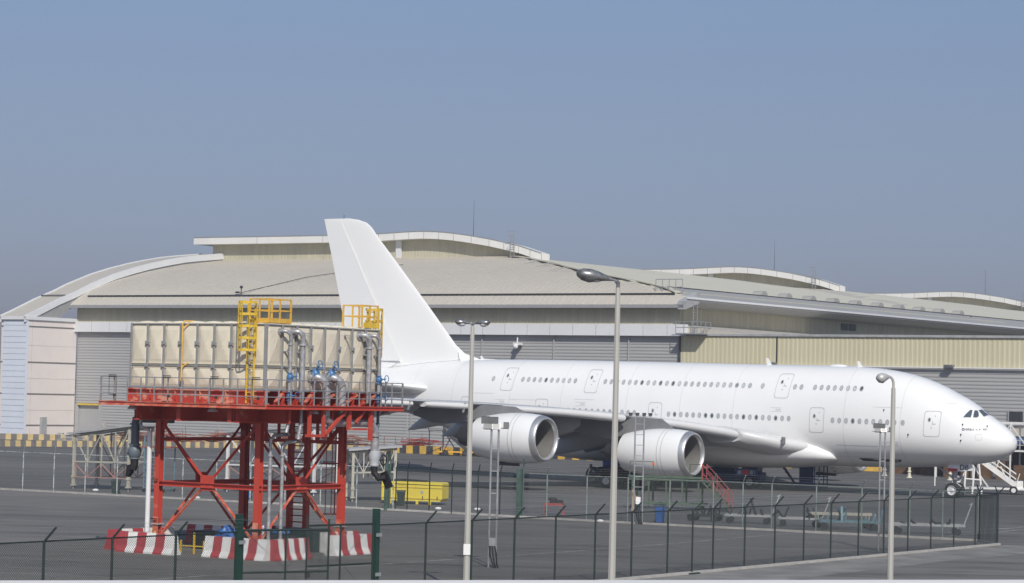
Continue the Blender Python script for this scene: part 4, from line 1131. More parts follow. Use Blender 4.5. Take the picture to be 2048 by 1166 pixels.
# deep main beams below the deck
CX0, CX1, CY0, CY1 = -7.05, -1.1, 1.0, 6.95
for y in (CY0, 4.0, CY1):
    m = MB(); m.box(-8.4, .5, y - .16, y + .16, 6.50, 6.57); m.box(-8.4, .5, y - .16, y + .16, 5.93, 6.0); m.box(-8.4, .5, y - .02, y + .02, 6.0, 6.5); m.build('main_beam', red, stand)
for x in (CX0, -4.5, CX1):
    m = MB(); m.box(x - .16, x + .16, -.6, 8.4, 6.50, 6.57); m.box(x - .16, x + .16, -.6, 8.4, 5.93, 6.0); m.box(x - .02, x + .02, -.6, 8.4, 6.0, 6.5); m.build('main_beam', red, stand)
for x, y in ((-8.5, .95), (-4.5, -.62), (-1.5, -.62), (.5, 1.0), (.5, 4.0), (.5, 7.0)):
    m = MB(); m.prism([(x - .14, y - .02, 6.57), (x + .14, y - .02, 6.57), (x + .10, y - .02, 5.95), (x - .10, y - .02, 5.95)], (0, .06, 0)); m.build('bracket', red, stand)
def hsec(x, y, z0, z1, w=.36, par=None, mat_=None, name='column'):
    m = MB(); m.box(x - w / 2, x + w / 2, y - w / 2, y - w / 2 + .035, z0, z1); m.box(x - w / 2, x + w / 2, y + w / 2 - .035, y + w / 2, z0, z1); m.box(x - .02, x + .02, y - w / 2 + .035, y + w / 2 - .035, z0, z1)
    m.box(x - w / 2 + .002, x - w / 2 + .03, y - w / 2 + .035, y + w / 2 - .035, z0, z1) 
    return m.build(name, mat_ or red, stand)
cols = [(CX0, CY0), (CX1, CY0), (CX1, CY1), (CX0, CY1)]
for x, y in cols:
    hsec(x, y, 0.25, 5.93, .29)
    m = MB(); m.box(x - .22, x + .22, y - .22, y + .22, 1.15, 1.19); m.bbox(x - .4, x + .4, y - .4, y + .4, 0, .28, .03); m.build('footing', conc, stand)
    hsec(x, y, .29, 1.5, .302, mat_=redpale, name='column_foot')
def xface(p, q, back=False):
    p, q = Vector((*p, 0)), Vector((*q, 0)); Z = lambda v, z: v + Vector((0, 0, z))
    mid = (p + q) / 2; d = (q - p).normalized(); n = Vector((-d.y, d.x, 0))
    for a, b, za, zb in ((p, mid, 5.88, 3.15), (q, mid, 5.88, 3.15), (p, mid, .55, 3.15), (q, mid, .55, 3.15)):
        m = MB(); m.bar(Z(a + (mid - a) * .03, za), Z(b + (a - b) * .02, zb), .13, .03, up=n.cross(Vector((0, 0, 1)))); m.bar(Z(a + (mid - a) * .03, za), Z(b + (a - b) * .02, zb), .03, .13); m.build('diagonal_brace', red if za > 1 else redpale, stand)
    m = MB(); m.bar(Z(mid, 2.8) - n * .04, Z(mid, 3.5) - n * .04, .80, .03, up=n); m.build('gusset_plate', red, stand)
    m = MB(); m.bar(Z(p, 3.13), Z(q, 3.13), .26, .03); m.bar(Z(p, 2.94), Z(q, 2.94), .26, .03); m.bar(Z(p, 3.035), Z(q, 3.035), .03, .17); m.build('horizontal_strut', red, stand)
    m = MB(); m.bar(Z(p, 5.05), Z(q, 5.05), .14, .16)
    if back: m.build('upper_strut', red, stand)
    for v, s_ in ((p, 1), (q, -1)):
        m = MB(); m.prism([Z(v, 5.93), Z(v, 5.35), Z(v + d * .3 * s_, 5.5), Z(v + d * .5 * s_, 5.93)], n * .03); m.build('corner_gusset', red, stand)
for i in range(4): xface(cols[i], cols[(i + 1) % 4], i > 1)
# open frame hung from the right edge of the deck around the outlet pipes
m = MB(); x = .78
for y in (2.15, 3.15): m.bar((x, y, 6.55), (x, y, 5.42), .15, .12)
m.bar((x, 1.95, 5.42), (x, 3.35, 5.42), .15, .12); m.bar((x, 3.2, 5.4), (x, 4.75, 6.55), .15, .12)
m.bar((x, 5.0, 6.55), (x, 5.0, 5.72), .2, .14); m.bar((x, 4.9, 5.72), (x, 6.3, 5.72), .12, .1); m.bar((x, 5.5, 6.0), (x, 6.1, 6.55), .12, .1); m.bar((x, 6.6, 6.55), (x, 6.6, 5.2), .2, .14)
m.build('hanging_frame', red, stand)
# short hangers between beams and the upper strut
for k in range(7):
    x = -6.5 + k * .78
    m = MB(); m.box(x - .05, x + .05, CY1 - .06, CY1 + .06, 5.1, 5.93); m.box(x - .09, x + .09, CY1 - .07, CY1 + .07, 5.14, 5.3); m.build('hanger', red, stand)
# pipework hung below the deck
m = MB(); m.path([(.5, 3.6, 6.5), (.5, 3.7, 6.15), (.45, 4.0, 6.02), (.4, 4.3, 6.0), (.4, 6.7, 6.0), (.4, 7.15, 5.95), (.4, 7.4, 5.7), (.4, 7.45, 5.4), (.4, 7.45, 4.75)], .19, 14)
for z in (5.42, 4.75): m.lathe([(-.04, .28), (.04, .28)], (.4, 7.45, z), 'z', 14, True, True)
m.build('drop_pipe', pipeg, tank, smooth=40)
m = MB(); m.lathe([(4.75, .22), (4.7, .30), (4.5, .31), (4.3, .26), (4.12, .22), (4.05, .24), (4.0, .22)], (.4, 7.45, 0), 'z', 16, True, True); dv = m.build('drop_valve', simple('valve_grey', (0.42, 0.44, 0.47)), tank, smooth=35)
m = MB(); c = Vector((.8, 7.6, 4.3)); m.path([c + Vector((.02, .24 * math.cos(t * math.pi / 8), .24 * math.sin(t * math.pi / 8))) for t in range(17)], .03, 5)
for k in range(3): m.tube(c - Vector((0, .24 * math.cos(k), .24 * math.sin(k))), c + Vector((0, .24 * math.cos(k), .24 * math.sin(k))), .02, 4)
m.tube((.5, 7.5, 4.3), c, .04, 6); m.build('handwheel', black, dv)
m = MB(); m.path([(.4, 7.45, 4.02), (.42, 7.45, 3.7), (.6, 7.55, 3.45), (.9, 7.7, 3.5)], .17, 10, .13); m.bar((.72, 7.75, 3.75), (.98, 7.9, 3.02), .40, .1, up=(0, 1, 0)); m.build('rubber_hose', black, tank)
m = MB(); x, y = -8.35, .75
m.path([(-7.3, 2.2, 5.95), (-8.0, 1.2, 5.95), (x, y, 5.9), (x, y, 5.7), (x, y, 4.7)], .19, 14)
m.lathe([(-.04, .26), (.04, .26)], (x, y, 5.7), 'z', 14, True, True); m.lathe([(-.05, .27), (.05, .27)], (x, y, 4.75), 'z', 14, True, True)
m.build('drop_pipe', pipeblue, tank, smooth=40)
m = MB(); m.lathe([(4.7, .20), (4.6, .29), (4.45, .31), (4.25, .29), (4.15, .22), (4.1, .26), (4.05, .2)], (x, y, 0), 'z', 16, True, True); m.tube((x, y, 4.42), (x - .35, y - .05, 4.42), .16, 10); m.build('drop_valve', pipeblue, tank, smooth=35)
m = MB(); m.path([(x, y, 4.05), (x, y, 3.8), (x - .06, y - .03, 3.6)], .19, 10, .17); m.prism([(x - .38, y - .1, 3.8), (x - .1, y - .1, 3.85), (x - .12, y - .1, 3.5), (x - .32, y - .1, 3.25), (x - .45, y - .1, 3.3)], (0, .22, 0)); m.build('rubber_hose', black, tank)
# white down pipes beside the front legs
m = MB(); m.path([(-7.7, .5, 6.5), (-7.8, .5, 5.8), (-7.76, .5, 5.6), (-7.4, .6, 5.45), (-7.36, .66, 5.2), (-7.36, .66, 4.6)], .075, 8); dp = m.build('down_pipe', pipeg, stand, smooth=40)
m = MB(); m.tube((-7.36, .66, 5.4), (-7.36, .66, .3), .115, 10)
m.build('down_pipe', pvc, stand, smooth=40)
m = MB()
for z in (1.4, 3.2, 4.4): m.box(-7.5, -6.88, .70, .78, z, z + .03)
m.build('pipe_clamp', black, stand)
for k, (x, y) in enumerate(((-.62, 1.2), (-.42, 1.8))):
    m = MB(); m.tube((x, y, .2), (x, y, 4.6), .085, 10)
    m.lathe([(-.04, .14), (.04, .14)], (x, y, 4.5), 'z', 10, True, True)
    m.path([(x, y, 4.6), (x, y, 5.2 - .25 * k), (x + .05, y + .2, 5.4 - .3 * k), (x + .3, y + .9, 5.45 - .3 * k), (.42, (1.15, 2.0)[k] - .15, 5.6 - .3 * k), (.42, (1.15, 2.0)[k], 6.0), (.42, (1.15, 2.0)[k], 6.9)], .085, 10)
    m.build('riser_pipe', pipeg, tank, smooth=40)
m = MB(); m.tube((.42, 7.62, 6.9), (.42, 7.62, 5.9), .07, 8); m.path([(.42, 7.62, 6.0), (.42, 7.55, 5.7), (.4, 7.2, 5.62)], .1, 8); m.build('drain_pipe', pipeblue, tank)
# rear access ladder down to the ground
m = MB()
for x in (-4.9, -3.9): m.bar((x, CY1 + .9, .3), (x, CY1 + .9, 6.6), .26, .22)
for i in range(18): m.tube((-4.75, CY1 + .8, .6 + i * .3), (-4.05, CY1 + .8, .6 + i * .3), .03, 4)
m.build('access_ladder', red, stand)
m = MB()
for k in range(6): m.tube((-3.3 + k * .18, CY1 + 1.6 + .25 * math.sin(k), 1.6), (-3.3 + k * .18, CY1 + 1.6 + .25 * math.sin(k), 6.5), .025, 4)
for z in (1.6, 2.8, 4.0, 5.2, 6.3): m.path([(-3.4, CY1 + 1.3, z), (-2.9, CY1 + 2.0, z), (-2.3, CY1 + 1.3, z)], .03, 4)
m.build('ladder_cage', red, stand)
m = MB()
for x in (-7.35, -7.05): m.tube((x, CY1 + .35, .3), (x, CY1 + .35, 6.0), .04, 5)
for i in range(20): m.tube((-7.35, CY1 + .35, .4 + i * .28), (-7.05, CY1 + .35, .4 + i * .28), .02, 4)
m.build('cat_ladder', darksteel, stand)
# railing: posts and three rails on each deck side
def railing(p, q, n):
    p, q = Vector((*p, 0)), Vector((*q, 0)); m = MB()
    for z in (7.86, 7.42, 7.10): m.tube(p + Vector((0, 0, z)), q + Vector((0, 0, z)), .024, 6)
    for i in range(n + 1):
        v = p.lerp(q, i / n); m.bar(v + Vector((0, 0, 6.76)), v + Vector((0, 0, 7.87)), .055 if i not in (0, n, n // 2) else .09, .04)
    return m.build('railing', steel, stand)
railing((DX0 + .05, DY0 + .03), (DX1 - .05, DY0 + .03), 12)
railing((DX1 - .03, DY0 + .05), (DX1 - .03, DY1 - .05), 12)
railing((DX0 + .05, DY1 - .03), (DX1 - .05, DY1 - .03), 10)
railing((DX0 + .03, DY0 + .05), (DX0 + .03, DY1 - .05), 10)
for x, y in ((-8.3, -1.08), (-5.0, -1.08), (-2.2, -1.08), (.2, -1.08)):
    m = MB(); m.box(x, x + .42, y - .1, y - .02, 7.83, 7.88); m.box(x, x + .42, y - .1, y - .02, 7.91, 7.95); m.path([(x, y - .05, 7.83), (x, y - .05, 7.05), (x + .25, y - .05, 7.03)], .018, 4); m.ell((x + .35, y - .06, 7.03), .09, .06, .07, 8, 5)
    m.build('deck_lamp', darksteel, stand)
for y in (3.2, 6.9):
    m = MB(); m.box(DX1 + .02, DX1 + .1, y, y + .6, 7.84, 7.88); m.path([(DX1 + .05, y + .5, 7.84), (DX1 + .05, y + .5, 7.15)], .018, 4); m.build('deck_lamp', darksteel, stand)
# bulkhead lights under the deck edge
for x, y in ((-7.35, -.55), (-2.55, -.55), (.4, 2.9), (.4, 8.2)):
    m = MB(); m.loft([[(x + r * math.cos(t * math.pi / 8), y + r * .7 * math.sin(t * math.pi / 8), z) for t in range(16)] for r, z in ((.12, 6.58), (.2, 6.52), (.27, 6.42), (.27, 6.39))], True, True)
    m.build('deck_floodlight', lampglass, stand, smooth=40)
# clutter inside the barriers: pump, blue wrapped valve set, yellow guard rails
tg = FO + UX * -3.0 + WX * .2
m = MB(); rnd = random.Random(5)
rings = []
for i in range(12):
    t = i / 11; rr = .58 * math.sin(math.pi * (t * .78 + .2)) + .05
    rings.append([(rr * (1 + .45 * rnd.uniform(-1, 1)) * math.cos(k * math.pi / 11), rr * .8 * (1 + .45 * rnd.uniform(-1, 1)) * math.sin(k * math.pi / 11), 1.25 * t + rnd.uniform(-.06, .06)) for k in range(22)])
m.loft(rings, True, True)
o = tag(m.build('tarpaulin', tarp, smooth=15), 'crumpled bright blue tarpaulin over a pump at the foot of the red tower', 'tarpaulin'); o.location = FO + UX * -3.3 + WX * 1.6; 
pm = empty('pump_set', FO + UX * -1.7 + WX * 2.6, -TH, 'small blue and white pump set behind the front concrete barriers', 'pump')
m = MB(); m.bbox(-.1, 1.3, -.35, .35, .3, .9, .08); m.build('housing', darksteel, pm); m = MB(); m.tube((.1, -.1, 1.05), (.9, -.1, 1.05), .12, 12); m.tube((1.0, -.1, 1.0), (1.0, -.1, 1.2), .2, 12); m.build('motor', bluev, pm, smooth=40)
m = MB(); m.box(-.15, 1.9, -.5, .5, .1, .3); m.build('skid', darksteel, pm); m = MB(); m.tube((-.25, 0, 1.15), (-.25, 0, .5), .18, 10); m.ell((-.2, 0, 1.2), .26, .2, .14); m.build('white_filter', pvc, pm, smooth=40)
gd = empty('yellow_guard_rail', FO + UX * -4.9 + WX * -.3, -TH, 'low yellow guard rail between two red and white barriers', 'guard rail')
for k, x in enumerate((-1.1, -.4, .3, 1.0, 1.5)):
    m = MB(); m.bar((x, .1 * k, 0), (x, .1 * k, .95 if k in (0, 3) else .6), .07); m.build('post', yellow, gd)
m = MB(); m.bar((-1.1, 0, .35), (1.5, .4, .35), .05); m.build('rail', yellow, gd)
m = MB(); m.bbox(-1.5, 1.2, -.5, .5, 0, .85, .05); o = tag(m.build('black_skip', black), 'low black box under the tower between the barriers', 'container'); o.location = FO + UX * -5.0 + WX * 3.2; o.rotation_euler = (0, 0, -TH)
m = MB(); m.bbox(-1.3, 1.3, -.7, .7, 0, 1.0, .05); o = tag(m.build('pump_cabinet', bindark), 'dark cabinet behind the gap in the barriers at the tower foot', 'cabinet'); o.location = FO + UX * -2.6 + WX * 6.0; o.rotation_euler = (0, 0, -TH)

# --- jersey barriers
def jersey(p, q, n, first_white, name_label, bend=0):
    p, q = Vector((*p, 0)), Vector((*q, 0)); d = (q - p); L_ = d.length
    root = MB(); sec = [(-.34, 0), (-.34, .08), (-.20, .30), (-.10, .92), (.10, .92), (.20, .30), (.34, .08), (.34, 0)]
    k = 0
    for i in range(n):
        root.cur = (i + first_white) % 2
        x0, x1 = -L_ / 2 + L_ * i / n, -L_ / 2 + L_ * (i + 1) / n
        root.loft([[(x0, y, z) for y, z in sec], [(x1, y, z) for y, z in sec]], i == 0, i == n - 1)
    o = root.build('concrete_barrier', [conred, conwhite], None, loc=(p + q) / 2, rz=math.atan2(d.y, d.x))
    return tag(o, name_label, 'barrier', 'striped concrete barriers around the tower')
jersey((-17.33, 112.9), (-14.6, 111.1), 6, 0, 'leftmost red and white striped concrete barrier, at the left tower leg')
jersey((-13.2, 110.7), (-10.3, 108.75), 7, 1, 'red and white barrier left of the front corner of the tower')
jersey((-10.2, 108.85), (-8.8, 110.95), 7, 0, 'red and white barrier right of the front corner of the tower')
jersey((-7.9, 113.1), (-6.2, 115.6), 6, 1, 'red and white barrier in front of the right tower leg')
jersey((-8.5, 115.4), (-7.0, 117.6), 6, 1, 'barrier end half hidden behind the right tower leg, white end first')
jersey((-18.0, 113.8), (-15.6, 117.2), 6, 0, 'barrier running back from the left tower leg')
jersey((-12.6, 118.5), (-15.2, 120.0), 6, 1, 'barrier at the back of the tower, seen between the legs')
jersey((-9.3, 119.0), (-11.8, 120.6), 6, 0, 'shaded barrier at the back right behind the pump cabinet')

# ================================================================ fences, gate
def fence(name, pts, label, spacing, posts_mat, mesh_mat, arm_dir, lean=0.0, h=2.72, rails=(2.70,), post_r=.04, arm=True, skip=(), at=None):
    a, b = Vector((*pts[0], 0)), Vector((*pts[1], 0)); d = (b - a); L_ = d.length
    root = empty(name, a, math.atan2(d.y, d.x), label, 'fence')
    n = max(1, round(L_ / spacing)); sp = L_ / n
    xs = at if at else [i * sp for i in range(n + 1)]
    dn = d.normalized(); nrm = Vector((-dn.y, dn.x, 0)); s_ = arm_dir
    # arm direction in local coordinates
    P = None
    for x in xs:
        if any(x0 <= x <= x1 for x0, x1 in skip): continue
        if P is None:
            m = MB(); m.tube((0, 0, 0), (0, 0, h), post_r, 8)
            if arm: m.tube((0, 0, h - .03), (arm_dir[0] * .42, arm_dir[1] * .42, h + .42), post_r * .85, 8)
            P = m.build('post', posts_mat, root); P.location = (x, 0, 0)
        else:
            o = P.copy(); col.objects.link(o); o.parent = root; o.location = (x, 0, 0)
    edges = []; cur = 0
    for x0, x1 in sorted(skip): edges.append((cur, x0)); cur = x1
    edges.append((cur, L_))
    for x0, x1 in edges:
        if x1 - x0 < .2: continue
        for z in rails:
            m = MB(); m.tube((x0, 0, z), (x1, 0, z), .026, 6); m.build('top_rail', posts_mat if posts_mat is not whitepost else whitepost, root)
        m = MB(); m.quad((x0, 0.0, .06), (x1, 0.0, .06), (x1, 0.0, h - .02), (x0, 0.0, h - .02)); m.build('chain_link_mesh', mesh_mat, root)
        if arm:
            for k in (.35, .7, 1.0):
                m = MB(); m.tube((x0, arm_dir[1] * .42 * k, h + .42 * k), (x1, arm_dir[1] * .42 * k, h + .42 * k), .004, 3)
                m.build('barbed_wire', steel, root)
    return root
# near fence runs away from the viewer to the right; arms lean right
FA, FB = Vector((-20.5, 65.6, 0)), Vector((26.55, 135.5, 0))
nd = (FB - FA).normalized(); nl = (FB - FA).length
def along(p):  # distance along the near fence
    return (Vector((*p, 0)) - FA).dot(nd)
g0, g1 = 20.9, 28.42
# local frame: x along the fence, y to its left; the picture's right is local -y
sp = 3.3
near = fence('chain_link_fence', ((FA.x, FA.y), (FB.x, FB.y)), 'dark green chain link fence with leaning barbed wire arms in the foreground', 2.72, greenp, chain, (.35, -.82), skip=((g0 - .05, g1 + .05),), post_r=.042, at=[.4, 3.2, 6.0, 8.9, 11.85, 14.83, 17.78, 31.46, 34.41, 37.29, 40.2, 43.16, 46.02, 48.97, 52.9, 55.77, 58.62, 61.49, 64.28, 67.23, 70.07, 72.86, 75.62, 78.48, 81.26, 84.14])
G0 = FA + nd * g0; G1 = FA + nd * g1
gate = empty('double_gate', G0, math.atan2(nd.y, nd.x), 'tall green double gate of mesh panels standing slightly open in the near fence', 'gate')
gl = g1 - g0
for x in (0, gl):
    m = MB(); m.box(x - .10, x + .10, -.10, .10, 0, 3.25); m.box(x - .105, x + .105, -.105, .105, 3.25, 3.28); m.build('gate_post', greenpost, gate)
    m = MB(); m.box(x - .14, x + .14, -.17, -.12, 2.3, 2.42); m.box(x - .14, x + .14, -.17, -.12, .9, 1.02); m.build('hinge', steel, gate)
def leaf(x0, ang, w, name):
    m = MB(); c, s_ = math.cos(ang), math.sin(ang)
    Q = lambda t, z: (x0 + c * t, s_ * t, z)
    H_ = 2.75
    for a, b in ((Q(.14, .1), Q(.14, H_)), (Q(w, .1), Q(w, H_ + .35)), (Q(w * .52, .1), Q(w * .52, H_))): m.tube(a, b, .036, 8)
    for z in (.12, 1.35, H_): m.tube(Q(.14, z), Q(w, z), .036, 8)
    fr = m.build(name, greenp, gate)
    m = MB(); m.quad(Q(.14, .1), Q(w, .1), Q(w, H_), Q(.14, H_)); m.build('chain_link_mesh', chain, fr)
    m = MB(); m.tube(Q(.14, .15), Q(w, H_), .008, 4); m.tube(Q(w, .15), Q(.14, H_), .008, 4); m.build('brace_wire', darksteel, fr)
    return fr
leaf(0.0, -.42, 3.35, 'gate_leaf')
lf = leaf(gl, math.pi - .16, 3.3, 'gate_leaf')
m = MB(); p = Vector((gl - 3.3 * math.cos(.16), 3.3 * math.sin(.16), 0)); m.box(p.x - .02, p.x + .16, p.y - .05, p.y + .05, .95, 1.2); m.build('padlock_box', darksteel, lf)
# loose post and wide foot on the fence
m = MB(); m.bbox(-.42, .42, -.2, .2, .0, .07, .02); m.tube((0, 0, .07), (0, 0, 2.7), .04, 8); m.tube((0, 0, 2.68), (.25, -.33, 3.1), .034, 8)
fo = tag(m.build('fence_post', greenp), 'separate dark fence post on a flat black foot in front of the fence line', 'fence post'); fo.location = (7.95, 107.0, 0); fo.rotation_euler = (0, 0, math.atan2(nd.y, nd.x))
# far fence: pale weathered posts on the left, green further right
fence('chain_link_fence', ((-62, 190.6), (-7.9, 158.6)), 'far chain link fence with flaking white posts behind the red tower', 2.55, whitepost, chain2, (.65, -.55), post_r=.04, at=[32.99 + 2.79 * (i - 11) for i in range(23)])
fence('chain_link_fence', ((-7.1, 158.1), (0.35, 153.3)), 'short far fence bay between two pale green double posts', 2.2, greenp, chain2, (.65, -.55), rails=(2.70, 1.7), post_r=.04, at=[.1, .99, 2.67, 4.36, 6.3, 7.92])
fence('chain_link_fence', ((1.3, 152.7), (26.1, 138.4)), 'far chain link fence with grey-green posts in front of the engines', 2.65, farpost, chain2, (.65, -.55), post_r=.042, at=[1.28, 4.03, 6.8, 9.58, 12.41, 14.3, 16.13, 18.9, 21.68, 24.55, 26.49, 28.55])
fence('chain_link_fence', ((26.1, 138.4), (26.55, 135.5)), 'short dense mesh panel closing the right end of the fenced yard', 2.9, greenp, meshmat('chain_link_dense', (.05, .07, .065), .5), (.5, -.6), post_r=.042)
def gpost(x, y, w, label):
    m = MB(); m.box(-w / 2, w / 2, -w / 2, w / 2, 0, 2.95); m.tube((w * .9, 0, 0), (w * .9, 0, 3.2), .05, 6)
    m.tube((w * .9, 0, 3.1), (w * .9 + .15, -.2, 3.6), .04, 6)
    o = tag(m.build('gate_post', greenpale), label, 'gate post'); o.location = (x, y, 0); o.rotation_euler = (0, 0, -TH)
gpost(-7.6, 158.4, .26, 'pale green square post beside the yellow container')
gpost(0.75, 153.0, .30, 'pale green mesh-wrapped post right of the first lamp post')

# ================================================================ lamp posts and floodlight masts
def lean(o): o.rotation_euler = (0, 0, o.rotation_euler.z)
def head(m, L_, w, h):
    """lamp head pointing along -x: slim neck then a bulbous shell"""
    prof_ = [(0, .05, .05, 0), (-.10 * L_, .07, .07, .01), (-.28 * L_, w * .42, h * .45, .02), (-.45 * L_, w * .72, h * .72, .02), (-.65 * L_, w, h, .0), (-.85 * L_, w * .92, h * .85, .0), (-.97 * L_, w * .55, h * .45, .01), (-L_, w * .12, h * .1, .01)]
    m.loft([[(x, a * .5 * math.cos(t * math.pi / 8), z + b * .5 * math.sin(t * math.pi / 8)) for t in range(16)] for x, a, b, z in prof_], True, True)
def lamp_post(loc, h, heads, label, r0=.125, r1=.075, rz=0.0):
    root = empty('lamp_post', loc, rz, label, 'lamp post')
    m = MB(); m.loft([[(r * math.cos(t * math.pi / 4 + .39), r * math.sin(t * math.pi / 4 + .39), z) for t in range(8)] for r, z in ((r0, 0), (r0 * .98, 1.2), (r1 * 1.1, h - .5), (r1, h))], True, True)
    m.build('pole', polep, root)
    for kind, ang, L_, up in heads:
        c, s_ = math.cos(ang), math.sin(ang)
        m = MB(); q = []
        tmp = MB()
        if kind == 'big': tmp.path([(0, 0, h - .1), (0, 0, h + .12), (-.06, 0, h + .16)], .055, 8); hb = MB(); head(hb, L_, .38, .35); off = Vector((-.05, 0, h + .17))
        elif kind == 'twin': tmp.path([(0, 0, h - .05), (0, 0, h + .05), (-.08, 0, h + .1)], .045, 8); hb = MB(); head(hb, L_, .30, .24); off = Vector((-.04, 0, h + .07))
        else: tmp.path([(0, 0, h - .1), (0, 0, h + .2), (-.05, 0, h + .34), (-.16, 0, h + .42)], .05, 8); hb = MB(); head(hb, L_, .38, .40); off = Vector((-.08, 0, h + .42))
        rot = Matrix.Rotation(-up, 3, 'Y').inverted() if False else Matrix.Rotation(up, 3, 'Y')
        Z_ = Matrix.Rotation(ang, 3, 'Z')
        hb.v = [tuple(Z_ @ (rot @ Vector(v) + off)) for v in hb.v]; tmp.v = [tuple(Z_ @ Vector(v)) for v in tmp.v]
        tmp.build('lamp_arm', polep if kind == 'hook' else lamphead, root, smooth=40)
        hd = hb.build('lamp_head', lamppale if kind == 'hook' else lamphead, root, smooth=60)
        gb = MB(); gb.ell((-.62 * L_, 0, -.05), L_ * .27, .12, .10, 12, 6); gb.v = [tuple(Z_ @ (rot @ Vector(v) + off)) for v in gb.v]
        gb.build('lamp_glass', lampglass, hd, smooth=60)
    return root
l1 = lamp_post((-1.42, 92.0, 0), 9.95, [('twin', 0, .62, .12), ('twin', math.pi, .62, .12)], 'lamp post with two small heads, left of the three tall posts')
m = MB(); m.box(-.13, .12, -.145, -.13, 1.55, 1.95); m.build('notice_plate', papw, l1)
l2 = lamp_post((2.63, 62.0, 0), 10.15, [('big', .12, 1.02, .16)], 'nearest and tallest lamp post with one bulbous grey head pointing left', r0=.105, r1=.062)
l3 = lamp_post((14.57, 95.0, 0), 8.05, [('hook', .45, .68, -.12)], 'lamp post with a hooked neck and domed head before the airliner nose', r0=.12, r1=.08)

floodgl = simple('flood_glass_grey', (0.20, 0.205, 0.205), rough=.35, var=.15)
def mast(loc, h, w, label, rz=0, lights='flood', rung0=3.2, box=True, fs=.76):
    root = empty('floodlight_mast', loc, rz, label, 'floodlight mast')
    for s_ in (-1, 1):
        m = MB(); m.tube((s_ * w / 2, 0, 0), (s_ * w / 2, 0, h), .045, 8); m.build('leg', steel, root)
    m = MB(); z = rung0
    while z < h - .2: m.tube((-w / 2, 0, z), (w / 2, 0, z), .02, 5); z += .95 if lights == 'flood' else .62
    m.build('rung', steel, root)
    if lights == 'flood':
        for x, z, sx, sz, tilt in ((-.55, h + .42, .5, .42, .35), (-.08, h + .40, .5, .42, .35), (-.42, h + .0, .5, .38, -.5), (.05, h - .02, .45, .34, -.4), (.62, h + .12, .32, .36, .1)):
            x, z, sx, sz = x * fs, h + (z - h) * fs, sx * fs, sz * fs
            m = MB(); c, s_ = math.cos(tilt), math.sin(tilt)
            def rt(v): return (x + v[0], v[1] * c - v[2] * s_, z + v[1] * s_ + v[2] * c)
            m.loft([[rt((a * sx / 2, y, b * sz / 2)) for a, b in ((-k, -k), (k, -k), (k, k), (-k, k))] for y, k in ((-.10, 1.0), (-.04, 1.0), (.08, .62))], True, True)
            f = m.build('floodlight', lamphead, root)
            m = MB(); m.add([rt((a * sx * .46, -.105, b * sz * .46)) for a, b in ((-1, -1), (1, -1), (1, 1), (-1, 1))], [(0, 1, 2, 3)]); m.build('lamp_glass', floodgl, f)
        m = MB(); m.bar((-.55, .05, h - .05), (.55, .05, h - .05), .05); m.tube((-.2, .05, h - .05), (-.2, .05, h + .3), .03, 6); m.build('cross_bar', steel, root)
    else:
        m = MB(); m.bar((-.62, 0, h), (.68, 0, h), .05); m.build('cross_bar', steel, root)
        for x in (-.55, -.15, .25, .62):
            m = MB(); m.loft([[(x + a * k, y, h + z) for a, y in ((-1, -.09), (1, -.09), (1, .09), (-1, .09))] for z, k in ((.05, .06), (.08, .10), (.22, .12), (.24, .10))], True, True); m.build('floodlight', darksteel, root)
    if box:
        m = MB(); m.box(-.15, .13, -.16, -.06, .95 if lights == 'flood' else 1.2, 1.3 if lights == 'flood' else 1.62); m.build('junction_box', steel if lights == 'flood' else papw, root)
        m = MB()
        for k, x in enumerate((-.1, -.02, .08)): m.path([(x, -.1, 1.0), (x + .05 * k, -.12, .6), (x + .12, -.1, .2), (x + .2, -.08, 0)], .035, 6)
        m.build('cable', black, root)
    return root
mast((-.58, 107.8, 0), 6.05, .31, 'ladder-like floodlight mast with a cluster of square floods before the outboard engine')
mast((7.75, 148.2, 0), 6.35, .52, 'slim ladder mast with a row of small lamps before the inboard engine', lights='row', rung0=2.2)
mast((18.95, 126.8, 0), 6.1, .25, 'ladder-like floodlight mast just left of the hooked lamp post', rung0=3.6, box=False, fs=.62)

# ================================================================ kerb blocks, ground equipment, clutter
def blocks(pts, h, w, bl, mats, label, grp=None):
    # long painted kerb: alternating coloured lengths, one thing
    a, b = Vector((*pts[0], 0)), Vector((*pts[1], 0)); d = b - a; n = max(2, int(d.length / bl))
    m = MB(); L_ = d.length
    for i in range(n):
        m.cur = i % 2; m.box(L_ * i / n, L_ * (i + 1) / n - .02, -w / 2, w / 2, 0, h - (.015 if i % 2 else 0))
    o = m.build('kerb_wall', mats, None, loc=a, rz=math.atan2(d.y, d.x))
    return tag(o, label, 'kerb wall', 'yellow and black striped kerb walls')
blocks(((-63, 294.5), (-30, 320)), .72, .4, .68, [bkyelp, bkblkp], 'low faded yellow and brown striped wall at the left, nearer of two rows')
blocks(((-70, 334), (-31, 342)), .80, .4, .72, [bkyelp, bkblkp], 'low faded yellow and brown striped wall, farther of two rows')
blocks(((-30, 320.3), (-14.4, 311.8)), .75, .4, .8, [bkyelp, bkblkp], 'faded striped wall continuing behind the red tower')
blocks(((-14.2, 311.6), (39, 279.3)), .98, .5, .98, [bkyel, bkblk], 'bright yellow and black striped wall behind the wing and tail')
blocks(((39.4, 279.0), (46, 275.5)), 1.0, .5, 1.9, [bkyel, bkblk], 'yellow and black blocks seen below the airliner nose')

